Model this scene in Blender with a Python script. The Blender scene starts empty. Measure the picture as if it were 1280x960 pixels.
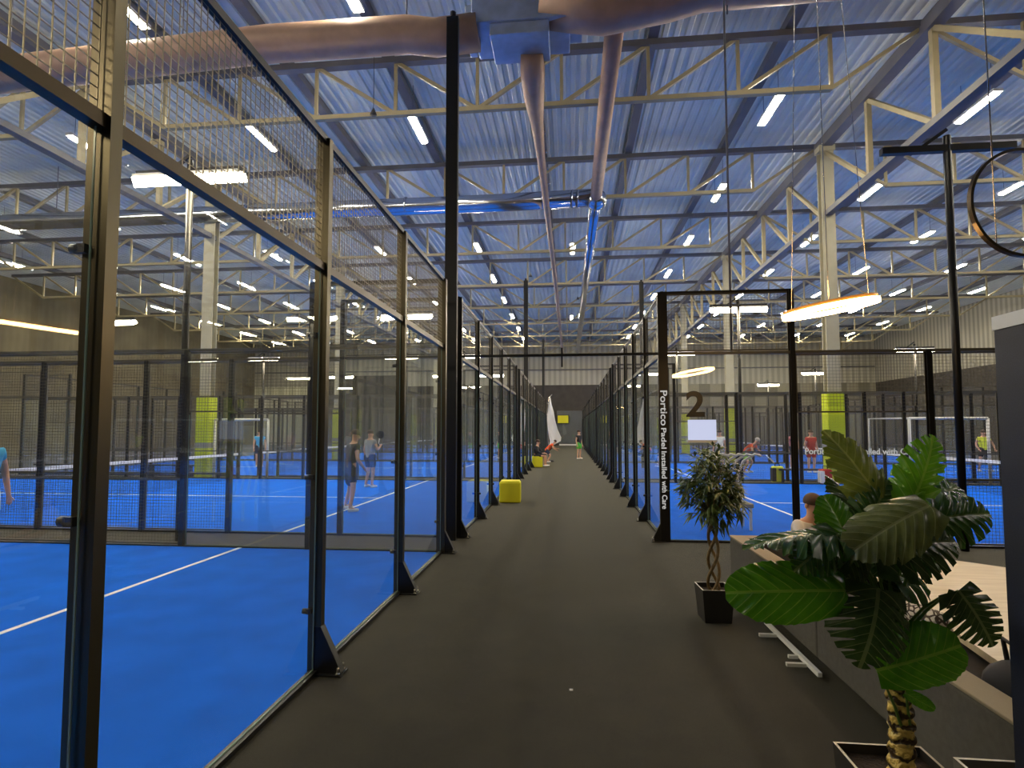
import bpy, math, random
from mathutils import Vector, Matrix
random.seed(7)
PI = math.pi
COL = bpy.context.scene.collection
scene = bpy.context.scene

# ------------------------------------------------------------------ materials
def new_mat(name):
    m = bpy.data.materials.new(name); m.use_nodes = True
    nt = m.node_tree; nt.nodes.clear()
    out = nt.nodes.new('ShaderNodeOutputMaterial')
    return m, nt, out

def s2l(c):
    return tuple((v/12.92 if v <= .04045 else ((v+.055)/1.055)**2.4) for v in c)

def rgb(r, g, b):
    return s2l((r/255, g/255, b/255)) + (1,)

def plain(name, col, rough=.5, metal=0., noise=0., nscale=8., bump=0., bscale=60., spec=.5):
    m, nt, out = new_mat(name)
    b = nt.nodes.new('ShaderNodeBsdfPrincipled')
    b.inputs['Roughness'].default_value = rough
    b.inputs['Metallic'].default_value = metal
    b.inputs['Specular IOR Level'].default_value = spec
    b.inputs['Base Color'].default_value = col
    tc = nt.nodes.new('ShaderNodeTexCoord')
    if noise:
        n = nt.nodes.new('ShaderNodeTexNoise'); n.inputs['Scale'].default_value = nscale
        n.inputs['Detail'].default_value = 5
        nt.links.new(tc.outputs['Object'], n.inputs['Vector'])
        r = nt.nodes.new('ShaderNodeValToRGB')
        r.color_ramp.elements[0].position = .3; r.color_ramp.elements[1].position = .7
        r.color_ramp.elements[0].color = tuple(max(0, c*(1-noise)) for c in col[:3])+(1,)
        r.color_ramp.elements[1].color = tuple(min(1, c*(1+noise)) for c in col[:3])+(1,)
        nt.links.new(n.outputs['Fac'], r.inputs['Fac'])
        nt.links.new(r.outputs['Color'], b.inputs['Base Color'])
    if bump:
        n2 = nt.nodes.new('ShaderNodeTexNoise'); n2.inputs['Scale'].default_value = bscale
        nt.links.new(tc.outputs['Object'], n2.inputs['Vector'])
        bp = nt.nodes.new('ShaderNodeBump'); bp.inputs['Strength'].default_value = bump
        bp.inputs['Distance'].default_value = .01
        nt.links.new(n2.outputs['Fac'], bp.inputs['Height'])
        nt.links.new(bp.outputs['Normal'], b.inputs['Normal'])
    nt.links.new(b.outputs[0], out.inputs[0])
    return m

def emis(name, col, strength):
    m, nt, out = new_mat(name)
    e = nt.nodes.new('ShaderNodeEmission')
    e.inputs[0].default_value = col; e.inputs[1].default_value = strength
    nt.links.new(e.outputs[0], out.inputs[0])
    return m

def glass_mat(name, tint=(.965, .985, .97, 1), dust=.02, refl=1.0):
    m, nt, out = new_mat(name)
    N = nt.nodes; L = nt.links
    lw = N.new('ShaderNodeLayerWeight'); lw.inputs['Blend'].default_value = .5
    p = N.new('ShaderNodeMath'); p.operation = 'POWER'; p.inputs[1].default_value = 4.5
    L.new(lw.outputs['Facing'], p.inputs[0])
    ma = N.new('ShaderNodeMath'); ma.operation = 'MULTIPLY_ADD'
    ma.inputs[1].default_value = .75*refl; ma.inputs[2].default_value = .075*refl
    L.new(p.outputs[0], ma.inputs[0])
    tr = N.new('ShaderNodeBsdfTransparent'); tr.inputs[0].default_value = tint
    gl = N.new('ShaderNodeBsdfGlossy'); gl.inputs['Roughness'].default_value = .015
    gl.inputs[0].default_value = (.95, 1, .97, 1)
    mx = N.new('ShaderNodeMixShader')
    L.new(ma.outputs[0], mx.inputs[0]); L.new(tr.outputs[0], mx.inputs[1]); L.new(gl.outputs[0], mx.inputs[2])
    df = N.new('ShaderNodeBsdfDiffuse'); df.inputs[0].default_value = (.75, .8, .74, 1)
    nz = N.new('ShaderNodeTexNoise'); nz.inputs['Scale'].default_value = 1.6; nz.inputs['Detail'].default_value = 6
    tc = N.new('ShaderNodeTexCoord'); L.new(tc.outputs['Object'], nz.inputs['Vector'])
    dm = N.new('ShaderNodeMath'); dm.operation = 'MULTIPLY'; dm.inputs[1].default_value = dust*2
    L.new(nz.outputs['Fac'], dm.inputs[0])
    mx2 = N.new('ShaderNodeMixShader'); L.new(dm.outputs[0], mx2.inputs[0])
    L.new(mx.outputs[0], mx2.inputs[1]); L.new(df.outputs[0], mx2.inputs[2])
    L.new(mx2.outputs[0], out.inputs[0])
    return m

def wire_mat(name, col, pitch=.05, w=.09, pitch_v=None):
    """welded mesh / net: procedural grid of wires on a UV in metres, open between them"""
    m, nt, out = new_mat(name); N = nt.nodes; L = nt.links
    uv = N.new('ShaderNodeUVMap'); sp = N.new('ShaderNodeSeparateXYZ'); L.new(uv.outputs[0], sp.inputs[0])
    res = []
    for i, pt in ((0, pitch), (1, pitch_v or pitch)):
        d = N.new('ShaderNodeMath'); d.operation = 'DIVIDE'; d.inputs[1].default_value = pt
        L.new(sp.outputs[i], d.inputs[0])
        f = N.new('ShaderNodeMath'); f.operation = 'FRACT'; L.new(d.outputs[0], f.inputs[0])
        c = N.new('ShaderNodeMath'); c.operation = 'LESS_THAN'; c.inputs[1].default_value = w
        L.new(f.outputs[0], c.inputs[0]); res.append(c)
    mxm = N.new('ShaderNodeMath'); mxm.operation = 'MAXIMUM'
    L.new(res[0].outputs[0], mxm.inputs[0]); L.new(res[1].outputs[0], mxm.inputs[1])
    tr = N.new('ShaderNodeBsdfTransparent')
    b = N.new('ShaderNodeBsdfPrincipled'); b.inputs['Base Color'].default_value = col
    b.inputs['Roughness'].default_value = .45
    mx = N.new('ShaderNodeMixShader'); L.new(mxm.outputs[0], mx.inputs[0])
    L.new(tr.outputs[0], mx.inputs[1]); L.new(b.outputs[0], mx.inputs[2])
    L.new(mx.outputs[0], out.inputs[0])
    return m

def leaf_mat(name, dark, light, vein):
    m, nt, out = new_mat(name); N = nt.nodes; L = nt.links
    uv = N.new('ShaderNodeUVMap'); sp = N.new('ShaderNodeSeparateXYZ'); L.new(uv.outputs[0], sp.inputs[0])
    ab = N.new('ShaderNodeMath'); ab.operation = 'ABSOLUTE'; L.new(sp.outputs[1], ab.inputs[0])
    # side veins sweep forward: phase = t*9 - |u|*1.5
    m1 = N.new('ShaderNodeMath'); m1.operation = 'MULTIPLY'; m1.inputs[1].default_value = 9; L.new(sp.outputs[0], m1.inputs[0])
    m2 = N.new('ShaderNodeMath'); m2.operation = 'MULTIPLY_ADD'; m2.inputs[1].default_value = -1.6
    L.new(ab.outputs[0], m2.inputs[0]); L.new(m1.outputs[0], m2.inputs[2])
    fr = N.new('ShaderNodeMath'); fr.operation = 'FRACT'; L.new(m2.outputs[0], fr.inputs[0])
    lt = N.new('ShaderNodeMath'); lt.operation = 'LESS_THAN'; lt.inputs[1].default_value = .09; L.new(fr.outputs[0], lt.inputs[0])
    mid = N.new('ShaderNodeMath'); mid.operation = 'LESS_THAN'; mid.inputs[1].default_value = .045; L.new(ab.outputs[0], mid.inputs[0])
    mxm = N.new('ShaderNodeMath'); mxm.operation = 'MAXIMUM'; L.new(lt.outputs[0], mxm.inputs[0]); L.new(mid.outputs[0], mxm.inputs[1])
    nz = N.new('ShaderNodeTexNoise'); nz.inputs['Scale'].default_value = 9
    tc = N.new('ShaderNodeTexCoord'); L.new(tc.outputs['Object'], nz.inputs['Vector'])
    c1 = N.new('ShaderNodeMix'); c1.data_type = 'RGBA'
    c1.inputs[6].default_value = dark; c1.inputs[7].default_value = light
    L.new(nz.outputs['Fac'], c1.inputs[0])
    c2 = N.new('ShaderNodeMix'); c2.data_type = 'RGBA'; c2.inputs[7].default_value = vein
    sc = N.new('ShaderNodeMath'); sc.operation = 'MULTIPLY'; sc.inputs[1].default_value = .28; L.new(mxm.outputs[0], sc.inputs[0])
    L.new(sc.outputs[0], c2.inputs[0]); L.new(c1.outputs[2], c2.inputs[6])
    b = N.new('ShaderNodeBsdfPrincipled'); b.inputs['Roughness'].default_value = .27
    L.new(c2.outputs[2], b.inputs['Base Color'])
    bp = N.new('ShaderNodeBump'); bp.inputs['Strength'].default_value = .35; bp.inputs['Distance'].default_value = .01
    L.new(mxm.outputs[0], bp.inputs['Height']); L.new(bp.outputs[0], b.inputs['Normal'])
    tl = N.new('ShaderNodeBsdfTranslucent'); L.new(c2.outputs[2], tl.inputs[0])
    mx = N.new('ShaderNodeMixShader'); mx.inputs[0].default_value = .25
    L.new(b.outputs[0], mx.inputs[1]); L.new(tl.outputs[0], mx.inputs[2])
    L.new(mx.outputs[0], out.inputs[0])
    return m

def wood_mat(name, a, b_):
    m, nt, out = new_mat(name); N = nt.nodes; L = nt.links
    tc = N.new('ShaderNodeTexCoord'); mp = N.new('ShaderNodeMapping'); mp.inputs['Scale'].default_value = (1, 9, 1)
    L.new(tc.outputs['Object'], mp.inputs[0])
    n = N.new('ShaderNodeTexNoise'); n.inputs['Scale'].default_value = 2.2; n.inputs['Detail'].default_value = 8
    L.new(mp.outputs[0], n.inputs['Vector'])
    r = N.new('ShaderNodeValToRGB'); r.color_ramp.elements[0].position = .35; r.color_ramp.elements[1].position = .65
    r.color_ramp.elements[0].color = a; r.color_ramp.elements[1].color = b_
    L.new(n.outputs['Fac'], r.inputs[0])
    b = N.new('ShaderNodeBsdfPrincipled'); b.inputs['Roughness'].default_value = .45
    L.new(r.outputs[0], b.inputs['Base Color']); L.new(b.outputs[0], out.inputs[0])
    return m

def stripe_mat(name, a, b_, axis='X', pitch=.25, duty=.5, rough=.6):
    m, nt, out = new_mat(name); N = nt.nodes; L = nt.links
    tc = N.new('ShaderNodeTexCoord'); sp = N.new('ShaderNodeSeparateXYZ'); L.new(tc.outputs['Object'], sp.inputs[0])
    d = N.new('ShaderNodeMath'); d.operation = 'DIVIDE'; d.inputs[1].default_value = pitch
    L.new(sp.outputs['XYZ'.index(axis)], d.inputs[0])
    f = N.new('ShaderNodeMath'); f.operation = 'FRACT'; L.new(d.outputs[0], f.inputs[0])
    c = N.new('ShaderNodeMath'); c.operation = 'LESS_THAN'; c.inputs[1].default_value = duty; L.new(f.outputs[0], c.inputs[0])
    mx = N.new('ShaderNodeMix'); mx.data_type = 'RGBA'; mx.inputs[6].default_value = a; mx.inputs[7].default_value = b_
    L.new(c.outputs[0], mx.inputs[0])
    b = N.new('ShaderNodeBsdfPrincipled'); b.inputs['Roughness'].default_value = rough
    L.new(mx.outputs[2], b.inputs['Base Color']); L.new(b.outputs[0], out.inputs[0])
    return m

WARM = (1, .83, .56, 1)
M = dict(
    carpet=plain('dark_carpet', rgb(40, 38, 29), .8, noise=.25, nscale=3.2, bump=.4, bscale=240, spec=.25),
    turf=plain('blue_turf', rgb(0, 102, 226), .85, noise=.1, nscale=2.2, bump=.35, bscale=320, spec=.08),
    line=plain('white_line', rgb(235, 238, 240), .7),
    black=plain('black_powder_coat', rgb(20, 20, 21), .38),
    blackpost=plain('black_post_metal', rgb(20, 20, 20), .4, spec=.35),
    litpost=plain('lit_post_metal', rgb(88, 82, 66), .33, metal=.9),  # black post metal made paler, light falling on the near posts put into the colour
    bronze=plain('dark_bronze_metal', rgb(70, 60, 42), .28, metal=.75),
    glass=glass_mat('court_glass', dust=.022),
    glassfar=glass_mat('court_glass_far', tint=(.97, .99, .98, 1), dust=.03),
    glassedge=plain('glass_edge', rgb(120, 142, 128), .2),
    mesh=wire_mat('welded_mesh', rgb(96, 92, 80), .05, .085),
    wire=plain('mesh_wire', rgb(130, 122, 100), .35, metal=.5),
    net=wire_mat('net_cord', rgb(22, 26, 34), .045, .14),
    bolt=plain('steel_bolt', rgb(210, 205, 195), .25, metal=.9),
    deck=plain('blue_steel_deck', rgb(210, 214, 204), .55, metal=.1, noise=.1, nscale=.6),
    truss=plain('ivory_steel', rgb(158, 147, 112), .5, noise=.1, nscale=2),
    girder=plain('grey_steel', rgb(92, 92, 96), .5, noise=.12, nscale=2),
    column=plain('cream_column', rgb(168, 163, 138), .55, noise=.08, nscale=2),
    pad=plain('lime_pad', rgb(206, 222, 22), .5),
    ductc=plain('brown_duct', rgb(172, 142, 120), .5, noise=.12, nscale=3, metal=.2),
    silver=plain('silver_duct', rgb(190, 196, 208), .18, metal=.95),
    silvermatte=plain('silver_casing', rgb(176, 190, 210), .3, metal=.45, noise=.15, nscale=4),
    batten=emis('batten_light', (1, .89, .70, 1), 230),
    housing=plain('white_housing', rgb(205, 205, 205), .4),
    flood=emis('flood_light', WARM, 75),
    ring=emis('ring_light', (1, .58, .22, 1), 60),
    ringbody=plain('gold_ring', rgb(170, 130, 70), .3, metal=.6),
    spot=emis('spot_light', WARM, 40),
    wall=stripe_mat('clad_wall', rgb(168, 164, 146), rgb(146, 143, 128), 'X', .6, .5),
    midwall=stripe_mat('grey_panel_wall', rgb(138, 134, 114), rgb(112, 108, 92), 'X', 2.4, .5),
    wally=stripe_mat('clad_wall_side', rgb(160, 156, 138), rgb(128, 124, 110), 'Y', .5, .5),
    darkwall=plain('dark_curtain', rgb(62, 58, 52), .85, noise=.2, nscale=1.2),
    darkwall2=plain('dark_olive_wall', rgb(96, 88, 66), .8, noise=.35, nscale=.5),
    cream=stripe_mat('cream_panel', rgb(215, 212, 180), rgb(192, 190, 160), 'X', 1.4, .5),
    yellow=plain('yellow_foam', rgb(226, 218, 30), .6, bump=.2),
    sofa=plain('grey_sofa_fabric', rgb(84, 81, 73), .9, noise=.12, nscale=30, bump=.4, bscale=400),
    sofatop=plain('taupe_sofa_piping', rgb(146, 133, 108), .8, bump=.3, bscale=300),
    seat=plain('dark_seat_fabric', rgb(40, 37, 34), .9, bump=.4, bscale=300),
    white=plain('white_paint', rgb(225, 225, 218), .35),
    wood=wood_mat('pale_wood', rgb(192, 176, 144), rgb(206, 192, 160)),
    pot=plain('dark_pot', rgb(46, 44, 42), .35, noise=.15, nscale=6),
    potgrey=plain('grey_planter', rgb(98, 94, 84), .6, noise=.12, nscale=8),
    potrim=plain('pale_pot_rim', rgb(182, 178, 160), .4),
    soil=plain('soil', rgb(45, 33, 24), .95, noise=.4, nscale=40, bump=.8, bscale=80),
    pebble=plain('pebble', rgb(225, 222, 210), .5),
    trunk=plain('thin_trunk', rgb(120, 98, 60), .7, noise=.3, nscale=25, bump=.4),
    leaf=leaf_mat('monstera_leaf', rgb(28, 62, 22), rgb(66, 104, 40), rgb(165, 180, 110)),
    leafl=leaf_mat('bright_leaf', rgb(70, 130, 20), rgb(112, 168, 32), rgb(190, 215, 90)),
    leafd=leaf_mat('deep_leaf', rgb(22, 44, 18), rgb(62, 84, 40), rgb(150, 160, 105)),
    leafm=leaf_mat('vivid_leaf', rgb(48, 104, 14), rgb(84, 138, 26), rgb(165, 190, 80)),
    leafo2=leaf_mat('yellow_olive_leaf', rgb(84, 98, 30), rgb(128, 138, 58), rgb(190, 190, 110)),
    leafo=leaf_mat('olive_leaf', rgb(74, 88, 42), rgb(118, 124, 70), rgb(190, 190, 140)),
    stem=plain('green_stem', rgb(92, 122, 48), .5),
    small=plain('small_leaf', rgb(96, 112, 52), .4, noise=.5, nscale=14),
    panel=plain('navy_black_panel', rgb(24, 29, 42), .5, noise=.5, nscale=220),
    skin=plain('skin', rgb(206, 158, 128), .6),
    hair=plain('hair', rgb(66, 44, 28), .7),
    hairgrey=plain('grey_hair', rgb(170, 165, 155), .7),
    blackcloth=plain('black_cloth', rgb(38, 38, 42), .85),
    greycloth=plain('grey_cloth', rgb(150, 152, 148), .85),
    bluecloth=plain('blue_cloth', rgb(70, 170, 220), .85),
    navycloth=plain('navy_cloth', rgb(34, 44, 70), .85),
    orangecloth=plain('orange_cloth', rgb(240, 88, 24), .8),
    limecloth=plain('lime_cloth', rgb(170, 225, 70), .8),
    yellowcloth=plain('yellow_cloth', rgb(222, 232, 60), .8),
    redcloth=plain('red_cloth', rgb(170, 34, 30), .8),
    pinkcloth=plain('pink_cloth', rgb(205, 120, 125), .8),
    whitecloth=plain('white_cloth', rgb(228, 226, 220), .8),
    greencloth=plain('green_cloth', rgb(96, 190, 70), .8),
    shoe=plain('white_shoe', rgb(225, 225, 225), .6),
    eye=plain('eye_dark', rgb(25, 20, 18), .3),
    board=plain('white_board', rgb(225, 232, 250), .3),
    boardglow=emis('glowing_board', (.68, .72, .95, 1), .85),  # added glow that brightens the white board
    text=emis('glowing_lettering', (.85, .83, .78, 1), .55),  # plain white letters given a glow of their own
    darktext=plain('black_vinyl', rgb(18, 18, 18), .4),
    rail=plain('thin_rail', rgb(92, 88, 74), .4, metal=.3),
)

_cb = [n for n in M['carpet'].node_tree.nodes if n.type == 'BSDF_PRINCIPLED'][0]
_cb.inputs['Sheen Weight'].default_value = .35; _cb.inputs['Sheen Roughness'].default_value = .25
_cb.inputs['Sheen Tint'].default_value = (1, .95, .78, 1)

def trunk_scar_mat():
    m, nt, out = new_mat('golden_scarred_trunk'); N = nt.nodes; L = nt.links
    tc = N.new('ShaderNodeTexCoord')
    w = N.new('ShaderNodeTexWave'); w.bands_direction = 'Z'; w.inputs['Scale'].default_value = 5.5
    w.inputs['Distortion'].default_value = 7; w.inputs['Detail'].default_value = 3; w.inputs['Detail Scale'].default_value = 3
    L.new(tc.outputs['Object'], w.inputs['Vector'])
    r = N.new('ShaderNodeValToRGB'); r.color_ramp.elements[0].position = .3; r.color_ramp.elements[1].position = .6
    r.color_ramp.elements[0].color = rgb(60, 42, 16); r.color_ramp.elements[1].color = rgb(222, 190, 98)
    L.new(w.outputs['Fac'], r.inputs[0])
    b = N.new('ShaderNodeBsdfPrincipled'); b.inputs['Roughness'].default_value = .45
    L.new(r.outputs[0], b.inputs['Base Color'])
    bp = N.new('ShaderNodeBump'); bp.inputs['Strength'].default_value = .8; bp.inputs['Distance'].default_value = .02
    L.new(w.outputs['Fac'], bp.inputs['Height']); L.new(bp.outputs[0], b.inputs['Normal'])
    L.new(b.outputs[0], out.inputs[0]); return m
M['scar'] = trunk_scar_mat()

def cushion_mat():
    m, nt, out = new_mat('patterned_cushion'); N = nt.nodes; L = nt.links
    tc = N.new('ShaderNodeTexCoord')
    v = N.new('ShaderNodeTexVoronoi'); v.feature = 'DISTANCE_TO_EDGE'; v.inputs['Scale'].default_value = 26
    L.new(tc.outputs['Object'], v.inputs['Vector'])
    c = N.new('ShaderNodeMath'); c.operation = 'LESS_THAN'; c.inputs[1].default_value = .13; L.new(v.outputs['Distance'], c.inputs[0])
    mx = N.new('ShaderNodeMix'); mx.data_type = 'RGBA'; mx.inputs[6].default_value = rgb(215, 205, 185); mx.inputs[7].default_value = rgb(70, 58, 46)
    L.new(c.outputs[0], mx.inputs[0])
    b = N.new('ShaderNodeBsdfPrincipled'); b.inputs['Roughness'].default_value = .85
    L.new(mx.outputs[2], b.inputs['Base Color']); L.new(b.outputs[0], out.inputs[0]); return m
M['cushion'] = cushion_mat()

# ------------------------------------------------------------------ mesh helpers
class MB:
    def __init__(s): s.v = []; s.f = []; s.mi = []; s.uv = []; s.sm = []
    def add(s, vs, fs, mi=0, uvs=None, smooth=False):
        o = len(s.v); s.v += [tuple(x) for x in vs]
        for k, f in enumerate(fs):
            s.f.append([o+i for i in f]); s.mi.append(mi); s.sm.append(smooth)
            s.uv.append([uvs[i] for i in f] if uvs else [(0, 0)]*len(f))
        return s
    def box(s, x0, x1, y0, y1, z0, z1, mi=0):
        v = [(x, y, z) for z in (z0, z1) for y in (y0, y1) for x in (x0, x1)]
        return s.add(v, [(0, 2, 3, 1), (4, 5, 7, 6), (0, 1, 5, 4), (2, 6, 7, 3), (0, 4, 6, 2), (1, 3, 7, 5)], mi)
    def quad(s, a, b, c, d, mi=0, uv=None):
        return s.add([a, b, c, d], [(0, 1, 2, 3)], mi, uv)
    def bar(s, a, b, w, h=None, mi=0, up=(0, 0, 1)):
        """square bar from a to b"""
        a = Vector(a); b = Vector(b); h = h or w
        d = (b-a).normalized(); up = Vector(up)
        if abs(d.dot(up)) > .99: up = Vector((0, 1, 0))
        r = d.cross(up).normalized(); u = r.cross(d)
        vs = [p+r*(sx*w/2)+u*(sz*h/2) for p in (a, b) for sx, sz in ((-1, -1), (1, -1), (1, 1), (-1, 1))]
        return s.add(vs, [(0, 3, 2, 1), (4, 5, 6, 7), (0, 1, 5, 4), (1, 2, 6, 5), (2, 3, 7, 6), (3, 0, 4, 7)], mi)
    def tube(s, pts, rad, n=10, mi=0, cap=True, closed=False):
        pts = [Vector(p) for p in pts]; k = len(pts)
        if not isinstance(rad, (list, tuple)): rad = [rad]*k
        vs = []; prev = None
        for i, p in enumerate(pts):
            if closed: d = pts[(i+1) % k]-pts[i-1]
            else: d = pts[min(i+1, k-1)]-pts[max(i-1, 0)]
            d.normalize()
            if prev is None:
                up = Vector((0, 0, 1)) if abs(d.z) < .9 else Vector((1, 0, 0))
                r = d.cross(up).normalized()
            else:
                r = (prev-d*prev.dot(d)).normalized()
            prev = r; u = d.cross(r)
            for j in range(n):
                a = 2*PI*j/n; vs.append(p+(r*math.cos(a)+u*math.sin(a))*rad[i])
        fs = []
        for i in range(k if closed else k-1):
            for j in range(n):
                i2 = (i+1) % k
                fs.append((i*n+j, i*n+(j+1) % n, i2*n+(j+1) % n, i2*n+j))
        if cap and not closed:
            fs.append(tuple(range(n-1, -1, -1))); fs.append(tuple((k-1)*n+j for j in range(n)))
        return s.add(vs, fs, mi, smooth=True)
    def ball(s, c, r, n=10, m=7, mi=0, z0=-1.0):
        c = Vector(c); r = Vector(r) if isinstance(r, (tuple, list)) else Vector((r, r, r))
        vs = []; t0 = math.asin(z0)
        for i in range(m+1):
            t = t0+(PI/2-t0)*i/m
            for j in range(n):
                a = 2*PI*j/n
                vs.append(c+Vector((r.x*math.cos(t)*math.cos(a), r.y*math.cos(t)*math.sin(a), r.z*math.sin(t))))
        fs = [(i*n+j, i*n+(j+1) % n, (i+1)*n+(j+1) % n, (i+1)*n+j) for i in range(m) for j in range(n)]
        return s.add(vs, fs, mi, smooth=True)
    def mesh(s, name, mats):
        me = bpy.data.meshes.new(name); me.from_pydata(s.v, [], s.f)
        if not isinstance(mats, (list, tuple)): mats = [mats]
        for m in mats: me.materials.append(m)
        me.polygons.foreach_set('material_index', s.mi); me.polygons.foreach_set('use_smooth', s.sm)
        ul = me.uv_layers.new(name='UVMap'); flat = []
        for u in s.uv:
            for q in u: flat += [q[0], q[1]]
        ul.data.foreach_set('uv', flat); me.update(); return me
    def build(s, name, mats, parent=None, loc=None, bevel=0):
        o = bpy.data.objects.new(name, s.mesh(name, mats)); COL.objects.link(o)
        if parent: o.parent = parent
        if loc: o.location = loc
        if bevel:
            b = o.modifiers.new('bevel', 'BEVEL'); b.width = bevel; b.segments = 3; b.limit_method = 'ANGLE'
        return o

def tag(o, label=None, cat=None, group=None, kind=None):
    if label: o['label'] = label
    if cat: o['category'] = cat
    if group: o['group'] = group
    if kind: o['kind'] = kind
    return o

def thing(name, label, cat, loc=(0, 0, 0), rz=0, group=None):
    o = bpy.data.objects.new(name, None); COL.objects.link(o); o.empty_display_size = .1
    o.location = loc; o.rotation_euler = (0, 0, rz)
    return tag(o, label, cat, group)

def copy_tree(o, parent=None, loc=None, rz=None, label=None, group=None):
    c = o.copy(); COL.objects.link(c)
    if parent is not None: c.parent = parent
    if loc is not None: c.location = loc
    if rz is not None: c.rotation_euler = (0, 0, rz)
    if label: c['label'] = label
    if group: c['group'] = group
    for ch in list(o.children):
        copy_tree(ch, c)
    return c

ORD = ['nearest', 'second', 'third', 'fourth', 'fifth', 'sixth', 'seventh', 'eighth', 'ninth', 'tenth', 'eleventh', 'twelfth']

# ------------------------------------------------------------------ room shell
YE = 64.2; XL = -38.0; XR = 33.0; YB = -12.0; ZC = 12.15
def struct(name, mb, mat):
    return tag(mb.build(name, mat), kind='structure')
struct('floor', MB().quad((XL, YB, 0), (XR, YB, 0), (XR, YE, 0), (XL, YE, 0)), M['carpet'])
# corrugated steel deck (ribs run away from the camera)
b = MB(); x = XL; prof = []; P_ = .30
while x < XR:
    prof += [(x, ZC), (x+.11, ZC), (x+.15, ZC+.05), (x+.26, ZC+.05)]; x += P_
vs = []; fs = []
for (px, pz) in prof: vs += [(px, YB, pz), (px, YE, pz)]
for i in range(len(prof)-1): fs.append((2*i, 2*i+1, 2*i+3, 2*i+2))
b.add(vs, fs)
struct('ceiling', b, M['deck'])
b = MB()
b.quad((XL, YE, 6.9), (XR, YE, 6.9), (XR, YE, ZC+.2), (XL, YE, ZC+.2), 0)
b.quad((-29, YE-.02, 0), (-19.6, YE-.02, 0), (-19.6, YE-.02, 8.2), (-29, YE-.02, 8.2), 1)
b.quad((-19.6, YE, 0), (4.6, YE, 0), (4.6, YE, 6.9), (-19.6, YE, 6.9), 1)
b.quad((4.6, YE, 0), (XR, YE, 0), (XR, YE, 6.9), (4.6, YE, 6.9), 3)
b.quad((XL, YE, 0), (-19.6, YE, 0), (-19.6, YE, 6.9), (XL, YE, 6.9), 2)
struct('wall_far', b, [M['wall'], M['darkwall'], M['cream'], M['midwall']])
b = MB()
b.quad((XR, YB, 6.9), (XR, YE, 6.9), (XR, YE, ZC+.2), (XR, YB, ZC+.2), 0)
b.quad((XR, YB, 0), (XR, YE, 0), (XR, YE, 6.9), (XR, YB, 6.9), 1)
struct('wall_right', b, [M['wally'], M['darkwall']])
b = MB()
b.quad((XL, YB, 0), (XL, YE, 0), (XL, YE, ZC+.2), (XL, YB, ZC+.2), 0)
struct('wall_left', b, [M['darkwall2']])
b = MB(); b.quad((XL, YB, 0), (XR, YB, 0), (XR, YB, ZC+.2), (XL, YB, ZC+.2), 0)
struct('wall_back', b, [M['darkwall2']])
# white kerb and trims on the far wall
b = MB(); b.box(-1.2, 1.0, YE-.12, YE-.03, 0, .18); struct('baseboard_far', b, M['white'])
for i, z in enumerate((8.6, 10.4)):
    b = MB(); b.box(XL+.1, XR-.1, YE-.16, YE-.03, z, z+.12); struct('trim_%d' % (i+1), b, M['girder'])

# ------------------------------------------------------------------ padel courts
HW = 3.0; HM = 4.0; XLW = -1.86; XRW = 1.50
LY = [(-2.0, 8.05), (9.2, 19.2), (20.4, 30.4), (31.6, 41.6), (42.8, 52.8), (54.0, 64.0)]
RY = LY[1:]
DEPTH = 20.0

def post_mb(h, w=.10, d=.06, foot=1, wide=False):
    """post at origin; foot gusset reaches towards +X*foot"""
    b = MB(); b.box(-w/2, w/2, -d/2, d/2, 0, h)
    # folded lip that carries the panels
    b.box(-.012, .012, d/2, d/2+.02, .05, h-.02)
    return b

def gusset_mb(foot):
    b = MB()
    for y in (-.035, .025):
        v = [(0, y, 0), (foot*.21, y, 0), (foot*.21, y, .02), (foot*.05, y, .34), (0, y, .34),
             (0, y+.01, 0), (foot*.21, y+.01, 0), (foot*.21, y+.01, .02), (foot*.05, y+.01, .34), (0, y+.01, .34)]
        b.add(v, [(0, 1, 2, 3, 4), (9, 8, 7, 6, 5), (0, 5, 6, 1), (1, 6, 7, 2), (2, 7, 8, 3), (3, 8, 9, 4), (4, 9, 5, 0)])
    b.box(min(0, foot*.22), max(0, foot*.22), -.07, .07, 0, .012)
    # sloping face plate between the two ribs
    b.quad((foot*.21, -.03, .02), (foot*.21, .03, .02), (foot*.05, .03, .34), (foot*.05, -.03, .34))
    return b

def bolt_mb():
    b = MB(); b.tube([(0, 0, 0), (0, 0, .012)], .018, 6); b.tube([(0, 0, .012), (0, 0, .05)], .008, 6); return b

def clamp_mb(side):
    """small black glass clamp with a round knob on the corridor side"""
    b = MB(); b.box(side*.02, side*.055, -.055, .055, -.018, .018)
    b.tube([(side*.05, -.04, 0), (side*.085, -.04, 0)], .02, 10)
    return b

def glass_mb(y0, y1, z0, z1, along='Y', edge=.008):
    b = MB()
    def P(a, z): return (0, a, z) if along == 'Y' else (a, 0, z)
    b.quad(P(y0, z0), P(y1, z0), P(y1, z1), P(y0, z1), 0)
    e = edge; t = .004
    for (a0, a1, c0, c1) in ((y0, y0+e*.6, z0, z1), (y1-e*.6, y1, z0, z1), (y0, y1, z0, z0+e)):
        if along == 'Y': b.box(-t, t, a0, a1, c0, c1, 1)
        else: b.box(a0, a1, -t, t, c0, c1, 1)
    return b

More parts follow.
